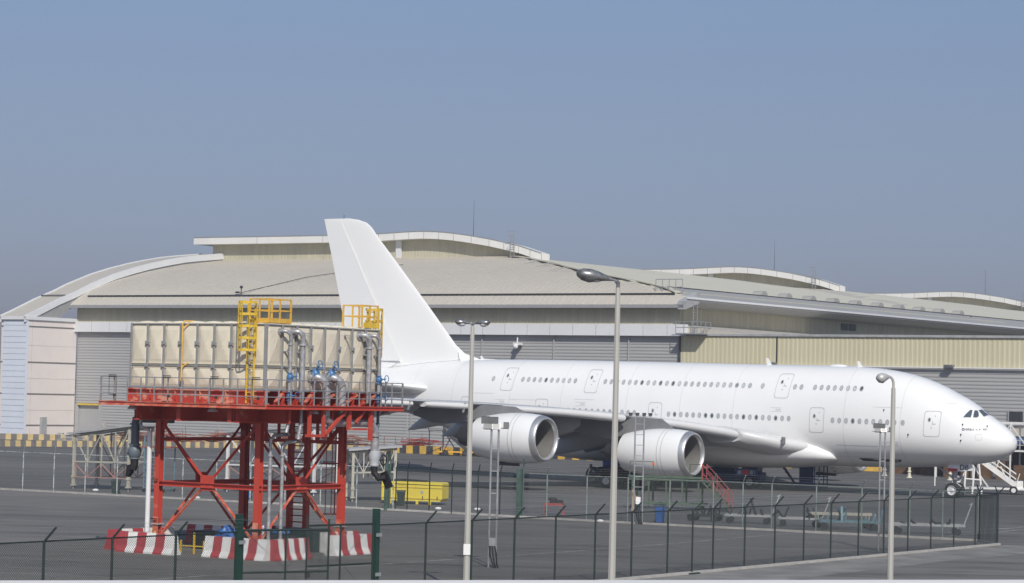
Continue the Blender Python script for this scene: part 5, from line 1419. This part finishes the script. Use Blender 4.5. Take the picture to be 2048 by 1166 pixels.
# yellow container
yc = empty('equipment_container', (-6.2, 168.6, 0), R(-18), 'long low bright yellow container with blank lid and feet', 'container')
m = MB()
m.prism([(-2.15, -.6, .22), (2.0, -.6, .22), (2.15, -.6, .42), (2.15, -.6, 1.42), (2.05, -.6, 1.5), (-2.1, -.6, 1.5), (-2.18, -.6, 1.42), (-2.18, -.6, .3)], (0, 1.3, 0)); m.build('body', boxyel, yc)
m = MB(); m.box(-2.2, 2.17, -.64, -.6, .36, .42); m.box(-2.2, 2.17, -.64, -.6, 1.10, 1.13)
m.build('edge_trim', simple('trim_yellow_dark', (.50, .38, .04)), yc)
for x in (-1.6, -.7, .3, 1.2):
    m = MB(); m.box(x, x + .16, -.64, -.5, .0, .24); m.build('foot', boxyel, yc)
m = MB()
for x in (-1.75, -.55, .75, 1.8): m.box(x, x + .05, -.66, -.63, .34, .56)
m.build('latch', darksteel, yc)
m = MB(); m.box(-1.7, .9, -.4, .4, 1.5, 1.56); m.path([(-1.7, 0, 1.56), (-1, .1, 1.62), (.4, 0, 1.58), (.9, 0, 1.56)], .05, 6); m.build('black_cover', black, yc)
m = MB(); m.box(.62, .82, -.615, -.602, .72, .92); m.box(1.2, 1.27, -.615, -.602, .74, .82); m.build('data_plate', greyst, yc)
tm = text_mb('AIRBUS', .22, lambda x, y: (-1.03 + x, -.606, 1.17 + y)); tm.build('lettering', simple('text_faded', (.30, .24, .05)), yc)
# bins
def bin_(loc, mat_, label, s_=1.0, rz=0):
    r = empty('wheelie_bin', loc, rz, label, 'bin')
    m = MB(); m.loft([[(a * k * s_, b * k * s_, z * s_) for a, b in ((-.29, -.33), (.29, -.33), (.29, .33), (-.29, .33))] for z, k in ((.08, .78), (.95, 1.0))], True, True); m.build('body', mat_, r)
    m = MB(); m.prism([(-.32 * s_, -.37 * s_, .95 * s_), (.32 * s_, -.37 * s_, .95 * s_), (.32 * s_, -.34 * s_, 1.0 * s_), (-.32 * s_, -.34 * s_, 1.0 * s_)], (0, .72 * s_, .06 * s_)); m.build('lid', bindark, r)
    for x in (-.25, .25): m = MB(); m.lathe([(-.03, .1), (.03, .1)], (x * s_, .3 * s_, .1), 'x', 12, True, True); m.build('wheel', black, r)
    return r
bin_((-26.7, 171.0, 0), bindark, 'dark wheelie bin by the far fence, right of the left gantry')
bin_((-7.0, 165.5, 0), bindark, 'dark green bin beside the pale post in front of the yellow container', .95)
bin_((9.15, 149.9, 0), binblue, 'blue waste bin below the green work stand', 1.1)
bin_((-17.6, 169.9, 0), binblue, 'blue bin at the foot of the gantry behind the tower', 1.0)

# docking gantries
def gantry(loc, rz, L_, h0, h1, mat_, label, D=2.6, roof=True, shade_=True, low=True):
    r = empty('docking_gantry', loc, rz, label, 'gantry')
    for x in (0, L_):
        for y in (0, D):
            h = h0 + (h1 - h0) * x / L_
            m = MB(); m.box(x - .09, x + .09, y - .09, y + .09, .25, h); m.box(x - .13, x + .13, y - .13, y + .13, .8, .95); m.box(x - .16, x + .16, y - .16, y + .16, .22, .32); m.tube((x, y, 0), (x, y, .3), .05, 6); m.build('leg', mat_, r)
    n = 4
    for y in (0, D):
        m = MB()
        for i in range(1, n):
            x = L_ * i / n; h = h0 + (h1 - h0) * i / n; m.bar((x, y, 1.6), (x, y, h), .08)
        for i in range(n):
            x0, x1 = L_ * i / n, L_ * (i + 1) / n; za = h0 + (h1 - h0) * i / n; zb = h0 + (h1 - h0) * (i + 1) / n
            if i % 2 == 0: m.bar((x0, y, za - .1), (x1, y, 1.95), .07)
            else: m.bar((x0, y, 1.95), (x1, y, zb - .1), .07)
        m.bar((0, y, 1.95), (L_, y, 2.05), .1); m.bar((0, y, h0 - .1), (L_, y, h1 - .1), .1); m.build('truss', mat_, r)
    if low:
        m = MB()
        for y in (0, D):
            m.bar((0, y, .85), (L_, y, .9), .07); m.bar((.2, y, 1.9), (.2, y, .9), .06)
            for i in range(n):
                x0, x1 = L_ * i / n, L_ * (i + 1) / n
                m.bar((x0 + .05, y, 1.85 if i % 2 == 0 else .9), (x1, y, .9 if i % 2 == 0 else 1.85), .06); m.bar((x1, y, .9), (x1, y, 1.9), .06)
        m.build('lower_frame', pinkst, r)
    if roof:
        m = MB(); m.loft([[(-.35, y, h0 + .02), (L_ + .4, y, h1 + .02), (L_ + .4, y, h1 + .16), (-.35, y, h0 + .16)] for y in (-.3, D + .3)], True, True); m.build('sloping_deck', greyst, r)
    m = MB(); m.box(.2, L_ - .2, .2, D - .2, 1.9, 1.94); m.build('floor', greyst, r)
    return r
gantry((-31.2, 180.2, 0), R(-30), 5.0, 3.85, 4.6, beigest, 'beige steel gantry with sloping deck and faded pink lower frame, leftmost of three')
gantry((-20.3, 181.5, 0), R(-30), 7.6, 4.2, 4.9, whitest, 'pale grey gantry seen through the legs of the red tower', D=3)
gantry((-10.5, 170.0, 0), R(12), 2.9, 3.4, 3.7, beigest, 'beige gantry beside the yellow container, rightmost of three', low=False)
m = MB()
for i in range(7): m.bar((-1.5 + .15 * i, .2 * (i % 3), .02 + .09 * i), (1.6 - .12 * i, .25 * (i % 2), .06 + .09 * i), .25, .05)
for i in range(4): m.box(-1.3 + i * .8, -.8 + i * .8, 0, .5, .6, .7 + .08 * i)
o = tag(m.build('sheet_stack', greyst), 'stack of silver sheets and profiles by the hangar recess', 'sheet stack'); o.location = (-57.5, 330, 0); o.scale = (1.5, 1.5, 1.6)
# steel pallets, scaffolding and red tubes lying behind the kerb walls
def pile(loc, L_, label, rz, seed, mat2=rustred, n=46, hh=1.0):
    r = empty('scaffold_pile', loc, rz, label, 'scaffold pile', 'scaffold piles behind the kerb walls'); rn = random.Random(seed)
    for nm, mt, cnt in (('tubes', mat2, n), ('boards', beigest, n // 3)):
        m = MB()
        for i in range(cnt):
            x = rn.uniform(0, L_); z = rn.uniform(.08, hh) * (1 - .5 * abs(x / L_ - .5)); l_ = rn.uniform(1.2, 4); y = rn.uniform(-1, 1.2); t = rn.uniform(-.25, .25)
            m.bar((x - l_ / 2, y, z - t * .3), (x + l_ / 2, y + rn.uniform(-.8, .8), z + t * .5), .09 if nm == 'tubes' else .25, .09 if nm == 'tubes' else .05)
        m.build(nm, mt, r)
    m = MB()
    for i in range(int(L_ / 2.2)):
        x = rn.uniform(0, L_); m.tube((x, rn.uniform(-1, 1), 0), (x, rn.uniform(-1, 1), rn.uniform(1.4, 2.6)), .035, 5)
    for i in range(int(L_ / 5)):
        x = rn.uniform(0, L_ - 2); m.bar((x, 0, 1.9), (x + 2.4, .3, 1.9), .05); m.bar((x, 0, 0), (x, 0, 1.9), .06); m.bar((x + 2.4, .3, 0), (x + 2.4, .3, 1.9), .06)
    m.build('uprights', rustred, r)
    return r
pile((-51, 331, 0), 9, 'rusty red pile of tubes right of the silver sheet stack', R(-10), 1, n=80, hh=1.7)
pile((-40, 329, 0), 13, 'long rust-red heap of scaffold tubes seen between the left tower legs', R(-12), 2, n=160, hh=2.0)
pile((-26.5, 325, 0), 9, 'rust-red heap seen through the tower between its centre legs', R(-20), 3, n=90, hh=1.9)
pile((-16.5, 318.5, 0), 8, 'heap of red tubes and pale boards right of the red tower', R(-25), 4, n=60)
pile((-12.3, 313.5, 0), 3.0, 'bright red heap below the tailplane', R(-25), 5, mat2=redst, n=50, hh=2.0)
m = MB(); m.tube((0, 0, 0), (0, 0, 5.0), .06, 6); o = tag(m.build('marker_pole', greyst), 'plain grey upright pole among the scaffold heaps below the tail', 'pole'); o.location = (-12.9, 317.5, 0)

# pale blue step ladders
def steps(loc, rz, w, h, mat_, label):
    r = empty('rolling_steps', loc, rz, label, 'rolling steps')
    for x in (-w / 2, w / 2):
        m = MB(); m.bar((x, 0, .15), (x, 0, h + .9), .09); m.bar((x, 2.0, .15), (x, 2.0, h + .9), .07); m.bar((x, 0, .2), (x, 2.0, .2), .08); m.build('side_frame', mat_, r)
    m = MB(); z = .3
    while z < h: m.bar((-w / 2, .05, z), (w / 2, .05, z), .25, .04); z += .28
    m.build('treads', mat_, r)
    m = MB(); m.box(-w / 2 - .35, w / 2 + .5, -.1, 2.0, h + .05, h + .12); m.build('platform', rustred, r)
    m = MB()
    for z in (h + .5, h + .95): m.bar((-w / 2, 2.0, z), (w / 2, 2.0, z), .05)
    m.build('guard_rail', redst, r)
    for x in (-w / 2, w / 2):
        for y in (0, 2): m = MB(); m.lathe([(-.05, .13), (.05, .13)], (x, y, .13), 'x', 12, True, True); m.build('castor', black, r)
    return r
steps((-25.0, 177.2, 0), R(-14), 1.5, 3.1, bluesteel, 'pale blue rolling steps with red platform left of the red tower leg')

# passenger stairs on truck chassis
def stairs(loc, rz, L_, h, mat_, rail, label, deck=True, w=1.5):
    r = empty('passenger_stairs', loc, rz, label, 'stairs')
    n = int(h / .21)
    m = MB()
    for y in (-w / 2, w / 2): m.bar((0, y, .75), (L_, y, h + .1), .10, .40)
    m.build('stringer', mat_, r)
    m = MB()
    for i in range(n): f = (i + .5) / n; m.box(L_ * f - .16, L_ * f + .16, -w / 2 + .05, w / 2 - .05, .8 + (h - .7) * f, .84 + (h - .7) * f)
    m.build('treads', greyst, r)
    for y in (-w / 2 - .05, w / 2 + .05):
        m = MB(); m.bar((0, y, 1.75), (L_, y, h + 1.1), .06); m.bar((0, y, 1.3), (L_, y, h + .65), .045)
        for i in range(7): f = i / 6; m.bar((L_ * f, y, .8 + (h - .7) * f), (L_ * f + (.45 if i % 2 else -.3), y, 1.78 + (h - .68) * f), .06)
        m.build('hand_rail', rail, r)
    m = MB(); m.box(L_, L_ + 1.8, -w / 2 - .1, w / 2 + .1, h, h + .08)
    for x in (L_, L_ + 1.8):
        for y in (-w / 2 - .08, w / 2 + .08): m.bar((x, y, h), (x, y, h + 1.1), .05)
    for y in (-w / 2 - .08, w / 2 + .08): m.bar((L_, y, h + 1.1), (L_ + 1.8, y, h + 1.1), .05)
    m.build('top_platform', rail, r)
    m = MB(); m.bar((L_, w / 2, .5), (L_, w / 2, h), .14); m.bar((L_, -w / 2, .5), (L_, -w / 2, h), .14); m.bar((L_ + 1.7, -w / 2, .5), (L_ + 1.7, -w / 2, h), .1); m.bar((L_ * .45, w / 2, .6), (L_ * .95, w / 2, h - .1), .1); m.bar((L_ * .45, -w / 2, .6), (L_ * .95, -w / 2, h - .1), .1); m.bar((L_ * .95, -w / 2, .6), (L_ * .7, -w / 2, h * .72), .1); m.bar((L_ * .95, w / 2, .6), (L_ * .7, w / 2, h * .72), .1); m.build('support_leg', rail, r)
    m = MB(); m.bbox(-.8, L_ + .6, -.85, .85, .40, .56, .03); m.build('chassis', rail if rail is not darksteel else trackyel, r)
    m = MB(); m.bbox(-.6, .1, -.6, .6, .56, 1.15, .06); m.build('motor_cover', rail if rail is not darksteel else trackyel, r); m = MB(); m.bbox(L_ - .5, L_ + .2, -.7, .7, .56, 1.0, .06); m.build('engine_cover', rail if rail is not darksteel else trackyel, r)
    for x in (.2, L_ - .3):
        for y in (-.8, .8):
            m = MB(); m.lathe([(-.12, .25), (-.12, .36), (.12, .36), (.12, .25)], (x, y, .37), 'y', 16, True, True); wv = m.build('tyre', tyre, r, smooth=40)
            m = MB(); m.lathe([(-.13, .02), (-.13, .2), (.13, .2), (.13, .02)], (x, y, .37), 'y', 14, True, True); m.build('rim', rim if mat_ is whitest else darksteel, wv)
    return r
stairs((43.6, 214.8, 0), R(168), 5.2, 4.3, whitest, whitest, 'white passenger stairs on a white chassis below the airliner nose')
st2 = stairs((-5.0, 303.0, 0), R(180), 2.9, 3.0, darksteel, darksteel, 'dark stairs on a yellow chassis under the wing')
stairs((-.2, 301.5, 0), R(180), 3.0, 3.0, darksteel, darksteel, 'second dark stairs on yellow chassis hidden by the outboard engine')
m = MB()
for x0, x1, z1 in ((0, .25, 2.7), (.7, .95, 2.2), (1.5, 1.3, 2.9)): m.bar((x0, 0, 0), (x1 - .1, 0, z1), .14)
m.bar((0, 0, 1.3), (1.5, 0, 1.2), .1)
o = tag(m.build('tow_bar_rack', whitest), 'white slanting bars standing behind the nose wheel', 'rack'); o.location = (39.0, 214.0, 0)

# low tractor in the shade behind the inboard engine
def tractor(loc, rz, label, body, tarp_=False):
    r = empty('tow_tractor', loc, rz, label, 'tractor')
    m = MB(); m.bbox(-2.6, 2.6, -1.1, 1.1, .55, 1.35, .08); m.bbox(-2.0, .2, -1.0, 1.0, 1.35, 1.7, .06); m.build('body', body, r)
    m = MB(); m.bbox(.9, 2.3, -.9, .9, 1.35, 2.1, .08); m.build('cab', body, r)
    m = MB(); m.box(.95, 2.33, -.93, .93, 1.6, 2.0); m.build('cab_glass', glassdark, r)
    for x in (-1.7, 1.7):
        for y in (-1.1, 1.1):
            m = MB(); m.lathe([(-.2, .3), (-.2, .5), (-.14, .56), (.14, .56), (.2, .5), (.2, .3)], (x, y, .56), 'y', 18, True, True); t = m.build('tyre', tyre, r, smooth=40)
            m = MB(); m.lathe([(-.21, .02), (-.21, .3), (.21, .3), (.21, .02)], (x, y, .56), 'y', 16, True, True); m.build('rim', rim, t)
    m = MB(); m.box(-3.3, -2.6, -.9, .9, .5, 1.2)
    for y in (-.8, -.3, .3, .8): m.bar((-3.1, y, 1.2), (-3.1, y, 1.9), .05)
    m.build('tool_rack', darksteel, r)
    return r
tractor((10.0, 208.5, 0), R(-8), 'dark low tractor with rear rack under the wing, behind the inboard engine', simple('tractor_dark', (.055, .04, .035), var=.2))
m = MB(); m.tube((-1.1, 0, 0), (1.1, 0, .05), .28, 12, .2); o = tag(m.build('blue_bundle', tarp, smooth=40), 'rolled bright blue cover lying on the dark tractor', 'bundle'); o.location = (9.0, 208.6, 1.95)
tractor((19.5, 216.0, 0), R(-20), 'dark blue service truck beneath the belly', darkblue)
m = MB(); m.box(-.95, .95, -.03, .03, 0, .62); bb = m.build('sign_board', darkblue); tag(bb, 'small blue board with a red and white panel under the belly', 'sign'); bb.location = (20.3, 212.5, 1.1)
m = MB(); m.box(-.45, .2, -.035, -.031, .14, .5); m.build('red_panel', signred, bb); m = MB(); m.box(-.8, -.5, -.035, -.031, .16, .48); m.box(.25, .5, -.035, -.031, .16, .48); m.box(.62, .66, -.035, -.031, .16, .48); m.build('pale_panel', simple('pale_blue', (.35, .45, .6)), bb)
def small_stairs(loc, rz, mat_, label):
    r = empty('boarding_steps', loc, rz, label, 'steps')
    m = MB()
    for y in (-.6, .6): m.bar((0, y, .2), (-1.7, y, 2.6), .1, .2)
    for i in range(9): f = i / 8; m.box(-1.7 * f - .15, -1.7 * f + .15, -.6, .6, .2 + 2.3 * f, .25 + 2.3 * f)
    m.build('flight', mat_, r)
    m = MB(); m.box(-.1, 2.6, -.7, .7, .1, .25); m.box(.2, 1.4, -.5, .5, .25, 2.2)
    for x in (1.5, 1.9, 2.3, 2.6):
        for y in (-.65, .65): m.bar((x, y, .2), (x, y, 2.0), .05)
    for z in (1.1, 2.0):
        for y in (-.65, .65): m.bar((1.4, y, z), (2.6, y, z), .05)
    m.build('frame', mat_, r)
    return r
small_stairs((25.0, 216.5, 0), R(-5), darkblue, 'dark blue boarding steps with railed frame, right of the blue truck')
m = MB(); m.box(-1.6, 1.6, -.4, .4, .0, .25); m.box(-1.6, -1.1, -.4, .4, -.6, 0); m.box(1.1, 1.6, -.4, .4, -.6, 0); o = tag(m.build('wooden_trestle', brownp), 'orange-brown trestle in the distance under the front belly', 'trestle'); o.location = (25.5, 272, 1.0)
# green work stand with red stairs
gs = empty('work_stand', (10.9, 169.6, 0), R(-14), 'low green steel work stand with red stair rails below the inboard engine', 'work stand')
m = MB(); m.box(-2.6, 2.4, -.9, .9, 1.95, 2.15); m.bar((-2.6, -.95, 2.2), (2.4, -.95, 2.2), .1, .16); m.build('deck', greenst, gs)
for x in (-2.3, -1.2, 0, 1.1, 2.2):
    for y in (-.8, .8): m = MB(); m.bar((x, y, .2), (x, y, 1.95), .11); m.build('leg', greenst, gs)
m = MB()
for y in (-.8, .8): m.bar((-2.6, y, .42), (2.6, y, .42), .08); m.bar((-2.3, y, .4), (-1.2, y, 1.9), .05)
m.bar((-2.3, -.8, .42), (-2.3, .8, .42), .08); m.build('base_frame', greenst, gs)
m = MB()
for x in (-2.5, -1.6, -.9):
    m.bar((x, -.85, 2.1), (x, -.85, 3.2), .05)
for z in (2.6, 3.2): m.bar((-2.5, -.85, z), (-.9, -.85, z), .05)
for x in (2.2,): m.bar((x, .8, 2.1), (x, .8, 3.2), .06)
m.bar((1.6, -.85, 3.1), (2.3, -.85, 3.1), .06); m.bar((1.6, -.85, 2.1), (1.6, -.85, 3.1), .06)
m.build('guard_rail', greenst, gs)
m = MB()
for y in (-.9, .9):
    for z in (0, .55): m.bar((2.45, y, 3.1 - z), (4.3, y, 1.15 - z), .05)
    for f in (0, .4, .8, 1.0): m.bar((2.45 + 1.85 * f, y, 2.05 - 1.85 * f), (2.45 + 1.85 * f, y, 3.1 - 1.95 * f), .06)
m.bar((2.45, -.9, 2.0), (2.45, -.9, 3.2), .08); m.build('red_stair_rail', redst, gs)
m = MB()
for i in range(8): f = i / 8; m.box(2.5 + 1.8 * f - .12, 2.5 + 1.8 * f + .12, -.8, .8, 1.85 - 1.7 * f, 1.9 - 1.7 * f)
for y in (-.85, .85): m.bar((2.45, y, 1.95), (4.3, y, .12), .08)
m.build('stair_flight', greenst, gs)
for x in (-2.3, 2.2):
    for y in (-.8, .8): m = MB(); m.lathe([(-.05, .16), (.05, .16)], (x, y, .16), 'y', 12, True, True); m.build('castor', black, gs)
m = MB(); m.box(-1.0, -.85, -.92, -.88, 2.98, 3.14); m.build('orange_tag', simple('orange_tag', (.75, .13, .03)), gs)
# red trestle with a black bundle
rt = empty('red_trestle', (2.95, 156.8, 0), R(-10), 'small red trestle carrying a dark bundle, left of the second lamp post', 'trestle')
m = MB()
for x in (-.62, .62):
    for y in (-.3, .3): m.bar((x, y, 0), (x * .85, y, .75), .05)
m.box(-.6, .6, -.32, .32, .72, .78); m.box(-.6, .6, -.33, -.30, .62, .74); m.build('frame', redst, rt)
m = MB(); m.bbox(-.25, .55, -.25, .25, .78, .98, .05); m.ell((-.1, 0, 1.02), .3, .22, .12, 10, 6); m.build('bundle', black, rt)
# dollies and tow bars beyond the near fence
def dolly(loc, rz, L_, w, mat_, label, bar=True, load=None, hh=.5):
    r = empty('equipment_dolly', loc, rz, label, 'dolly', 'dollies and trailers in the fenced yard')
    m = MB(); 
    for y in (-w / 2, w / 2): m.bar((-L_ / 2, y, hh), (L_ / 2, y, hh), .1, .12)
    for i in range(5): x = -L_ / 2 + L_ * i / 4; m.bar((x, -w / 2, hh), (x, w / 2, hh), .08)
    m.bar((-L_ / 2, -w / 2, hh), (L_ / 2, w / 2, hh), .05); m.build('frame', mat_, r)
    for x in (-L_ * .4, L_ * .4):
        for y in (-w / 2, w / 2):
            m = MB(); m.lathe([(-.06, .06), (-.06, .2), (.06, .2), (.06, .06)], (x, y, .2), 'y', 14, True, True); m.build('wheel', tyre, r); 
            m = MB(); m.bar((x, y, .2), (x, y, hh), .06); m.build('wheel_fork', mat_, r)
    if bar: m = MB(); m.bar((L_ / 2, 0, hh), (L_ / 2 + .45, 0, hh + 1.25), .07); m.bar((L_ / 2 + .3, -.15, hh + 1.2), (L_ / 2 + .5, .15, hh + 1.3), .05); m.build('tow_bar', mat_, r)
    if load:
        m = MB()
        rn = random.Random(int(L_ * 10))
        for i in range(9):
            x = rn.uniform(-L_ / 2, L_ / 2); m.bar((x, rn.uniform(-w / 2, w / 2), hh), (x + rn.uniform(-.4, .4), 0, hh + rn.uniform(.1, load)), rn.uniform(.05, .14))
        m.build('fittings', darksteel if mat_ is not bluesteel else bluesteel, r)
    return r
dolly((14.7, 152.4, 0), R(-10), 2.8, 1.1, greyst, 'grey low dolly with upright brackets, leftmost in the yard', True, 1.3)
dolly((12.2, 154.3, 0), R(-25), 1.9, 1.0, darksteel, 'small dark dolly at the left end of the yard', False, .9, .35)
dolly((17.6, 150.2, 0), R(-6), 2.6, 1.1, greyst, 'grey dolly with raised tow bar in the middle of the yard', True, .7)
dolly((20.2, 147.7, 0), R(-4), 3.6, 1.2, bluesteel, 'pale blue long dolly with a raised frame', False, .9)
dolly((20.0, 149.5, 0), R(2), 3.8, 1.1, beigest, 'white long trailer frame behind the pale blue dolly', False, None, .85)
dolly((24.3, 144.9, 0), R(-4), 4.2, 1.4, greyst, 'pale flat trailer with upright arm, rightmost in the yard', True, .35, .55)
# white bits and litter near the kerb
for k, (x, y) in enumerate(((-24.3, 174.9), (-20.8, 168.2), (-29.0, 176.6), (-4.4, 160.8), (5.6, 149.6), (-1.9, 161.2))):
    m = MB(); m.ell((0, 0, .08), .22, .14, .1, 8, 5); o = tag(m.build('litter', papw), ['white scrap by the left gantry foot', 'pale scrap on the kerb behind the left tower leg', 'white scrap beside the leftmost fence posts', 'pale scrap right of the yellow container', 'white scrap below the inboard engine mast', 'small pale scrap between two green fence posts'][k], 'litter'); o.location = (x, y, 0)
# right edge: white docking platform under the canopy
dk = empty('docking_platform', (44.8, 262, 0), R(-30), 'white tubular docking platform with railings at the right edge', 'platform')
m = MB(); m.box(-1, 12, 0, 3, 2.9, 3.05); m.box(-1.5, 12, 0, 3.2, 5.7, 5.95); m.build('decks', whitest, dk)
m = MB()
for x in (0, 4, 8, 12):
    for y in (0, 3): m.bar((x, y, 0), (x, y, 5.8), .13)
for x in (0, 4, 8): m.bar((x, 0, 5.7), (x + 2, 0, 3.1), .09); m.bar((x + 4, 0, 5.7), (x + 2, 0, 3.1), .09)
for x in range(0, 12, 2): m.bar((x, 0, 3), (x, 0, 4.1), .05)
for z in (3.6, 4.1): m.bar((0, 0, z), (12, 0, z), .05)
m.build('frame', whitest, dk)
m = MB()
for i in range(6): m.box(.5 + i * 1.9, 1.7 + i * 1.9, .8, 1.8, 0, 1.5 + .4 * (i % 2))
m.build('crates', brownp, dk)
for k, (x, mt, lab) in enumerate(((41.6, brownp, 'brown crate row under the airliner nose, left'), (44.3, brownp, 'brown crate under the airliner nose, middle'), (47.0, brownp, 'brown crate under the airliner nose, right'))):
    m = MB(); m.box(0, 2.6, 0, 1.4, 0, 1.5); m.box(.1, 2.5, -.02, 0, .2, 1.3); m.box(-.06, .06, -.05, 0, 0, 1.6); m.box(2.54, 2.66, -.05, 0, 0, 1.6); o = tag(m.build('crate', mt), lab, 'crate'); o.location = (x, 271 - k * 2, 0); o.rotation_euler = (0, 0, -TH)
for k, x in enumerate((39.4, 41.2, 44.5)):
    m = MB(); m.loft([[(r_ * math.cos(t * math.pi / 5), r_ * math.sin(t * math.pi / 5), z) for t in range(10)] for r_, z in ((.35, 0), (.2, .1), (.14, .5), (.22, .6), (.14, .75), (.16, 1.5), (.1, 1.9))], True, True)
    o = tag(m.build('jack_stand', simple('cream_stand', (.6, .57, .45)) if 'cream_stand' not in MATS else MATS['cream_stand']), ['cream jack stand, first behind the hooked lamp post', 'cream jack stand, second to the right of the hooked lamp post', 'cream jack stand behind the nose wheel'][k], 'jack stand'); o.location = (x, 262 - k * 5, 0)

# ---- worker standing behind the ladder mast
def person(loc, rz, label):
    me = bpy.data.meshes.new('person'); 
    V = [(0, 0, .93), (0, 0, 1.12), (0, 0, 1.36), (0, .01, 1.50), (0, .015, 1.58), (0, .03, 1.66), (0, .02, 1.75),
         (-.17, 0, 1.42), (.17, 0, 1.42), (-.22, .01, 1.16), (.22, .06, 1.16), (-.22, .07, .92), (.20, .24, 1.06),
         (-.09, 0, .88), (.09, 0, .88), (-.10, .02, .48), (.10, -.01, .48), (-.10, -.02, .09), (.11, -.05, .09), (-.11, .14, .04), (.12, .11, .04), (-.22, .10, .83), (.18, .33, 1.05)]
    E_ = [(0, 1), (1, 2), (2, 3), (3, 4), (4, 5), (5, 6), (2, 7), (2, 8), (7, 9), (8, 10), (9, 11), (10, 12), (0, 13), (0, 14), (13, 15), (14, 16), (15, 17), (16, 18), (17, 19), (18, 20), (11, 21), (12, 22)]
    rr = [(.15, .11), (.145, .10), (.16, .11), (.06, .06), (.058, .06), (.085, .10), (.07, .08), (.065, .06), (.065, .06), (.05, .05), (.05, .05), (.038, .038), (.038, .038), (.095, .10), (.095, .10), (.07, .075), (.07, .075), (.05, .055), (.05, .055), (.05, .035), (.05, .035), (.042, .022), (.042, .022)]
    base = {21: (-.22, .10, .83), 22: (.18, .33, 1.05)}
    for b, sgn in ((21, -1), (22, 1)):
        bx, by, bz = V[b]; dn = (0, .0, -1) if b == 21 else (0, 1, -.1)
        for k in range(4):
            o_ = (k - 1.5) * .02; p0 = (bx + .0, by + o_, bz) if b == 21 else (bx + o_, by, bz)
            l_ = (.03, .036, .033, .026)[k]
            v1 = tuple(p0[i] + dn[i] * .045 for i in range(3)); v2 = tuple(v1[i] + dn[i] * l_ for i in range(3)); v3 = (v2[0] - sgn * .012, v2[1] + .004, v2[2] - .018)
            i0 = len(V); V += [v1, v2, v3]; E_ += [(b, i0), (i0, i0 + 1), (i0 + 1, i0 + 2)]; rr += [(.010, .010), (.009, .009), (.007, .007)]
        t0 = (bx - sgn * .03, by + .03, bz + .0); t1 = (bx - sgn * .035, by + .045, bz - .035); i0 = len(V); V += [t0, t1]; E_ += [(b, i0), (i0, i0 + 1)]; rr += [(.011, .011), (.009, .009)]
    me.from_pydata(V, E_, []); o = bpy.data.objects.new('person', me); col.objects.link(o)
    md = o.modifiers.new('skin', 'SKIN'); o.modifiers.new('sub', 'SUBSURF').levels = 2; o.modifiers['sub'].render_levels = 2
    for i, sv_ in enumerate(me.skin_vertices[0].data): sv_.radius = rr[i]; sv_.use_root = (i == 0)
    dg = bpy.context.evaluated_depsgraph_get(); m2 = bpy.data.meshes.new_from_object(o.evaluated_get(dg))
    bpy.data.objects.remove(o)
    for mt in (skin, khaki, hair, darkblue): m2.materials.append(mt)
    for p in m2.polygons:
        c = p.center; p.use_smooth = True
        if c.z > 1.68 or (c.z > 1.56 and c.y < .0): k = 2
        elif c.z > 1.47: k = 0
        elif c.z < .90 and abs(c.x) < .19: k = 1 if c.z > .12 else 2
        elif (c.x < -.17 and c.z < .90) or (c.y > .24): k = 0
        else: k = 1
        p.material_index = k
    o = bpy.data.objects.new('person', m2); col.objects.link(o); o.location = loc; o.rotation_euler = (0, 0, rz)
    # face: nose, ears, eyes and mouth as small features, hair cap
    m = MB(); m.ell((0, .125, 1.645), .014, .022, .022, 8, 6); m.ell((-.088, .03, 1.65), .012, .02, .03, 8, 6); m.ell((.088, .03, 1.65), .012, .02, .03, 8, 6); m.build('face', skin, o, smooth=60)
    m = MB(); m.ell((-.032, .115, 1.668), .012, .008, .007, 8, 5); m.ell((.032, .115, 1.668), .012, .008, .007, 8, 5); m.box(-.025, .025, .112, .122, 1.603, 1.609); m.build('eyes_and_mouth', hair, o)
    return tag(o, label, 'person')
person((8.2, 163.2, 0), R(-100), 'person in khaki work clothes standing left of the green work stand')

# ================================================================ thin dusty air
m = MB(); m.box(-420, 420, -60, 760, -1, 46)
hz = m.build('haze', simple('haze_tmp', (.5, .5, .5)))
hm = bpy.data.materials.new('dusty_air'); hm.use_nodes = True; hm.node_tree.nodes.clear()
ho_ = hm.node_tree.nodes.new('ShaderNodeOutputMaterial'); hv = hm.node_tree.nodes.new('ShaderNodeVolumePrincipled')
hv.inputs['Color'].default_value = (.86, .90, .97, 1); hv.inputs['Density'].default_value = .00035; hv.inputs['Anisotropy'].default_value = 0.2
hm.node_tree.links.new(hv.outputs[0], ho_.inputs['Volume'])
hz.data.materials.clear(); hz.data.materials.append(hm); hz['kind'] = 'stuff'
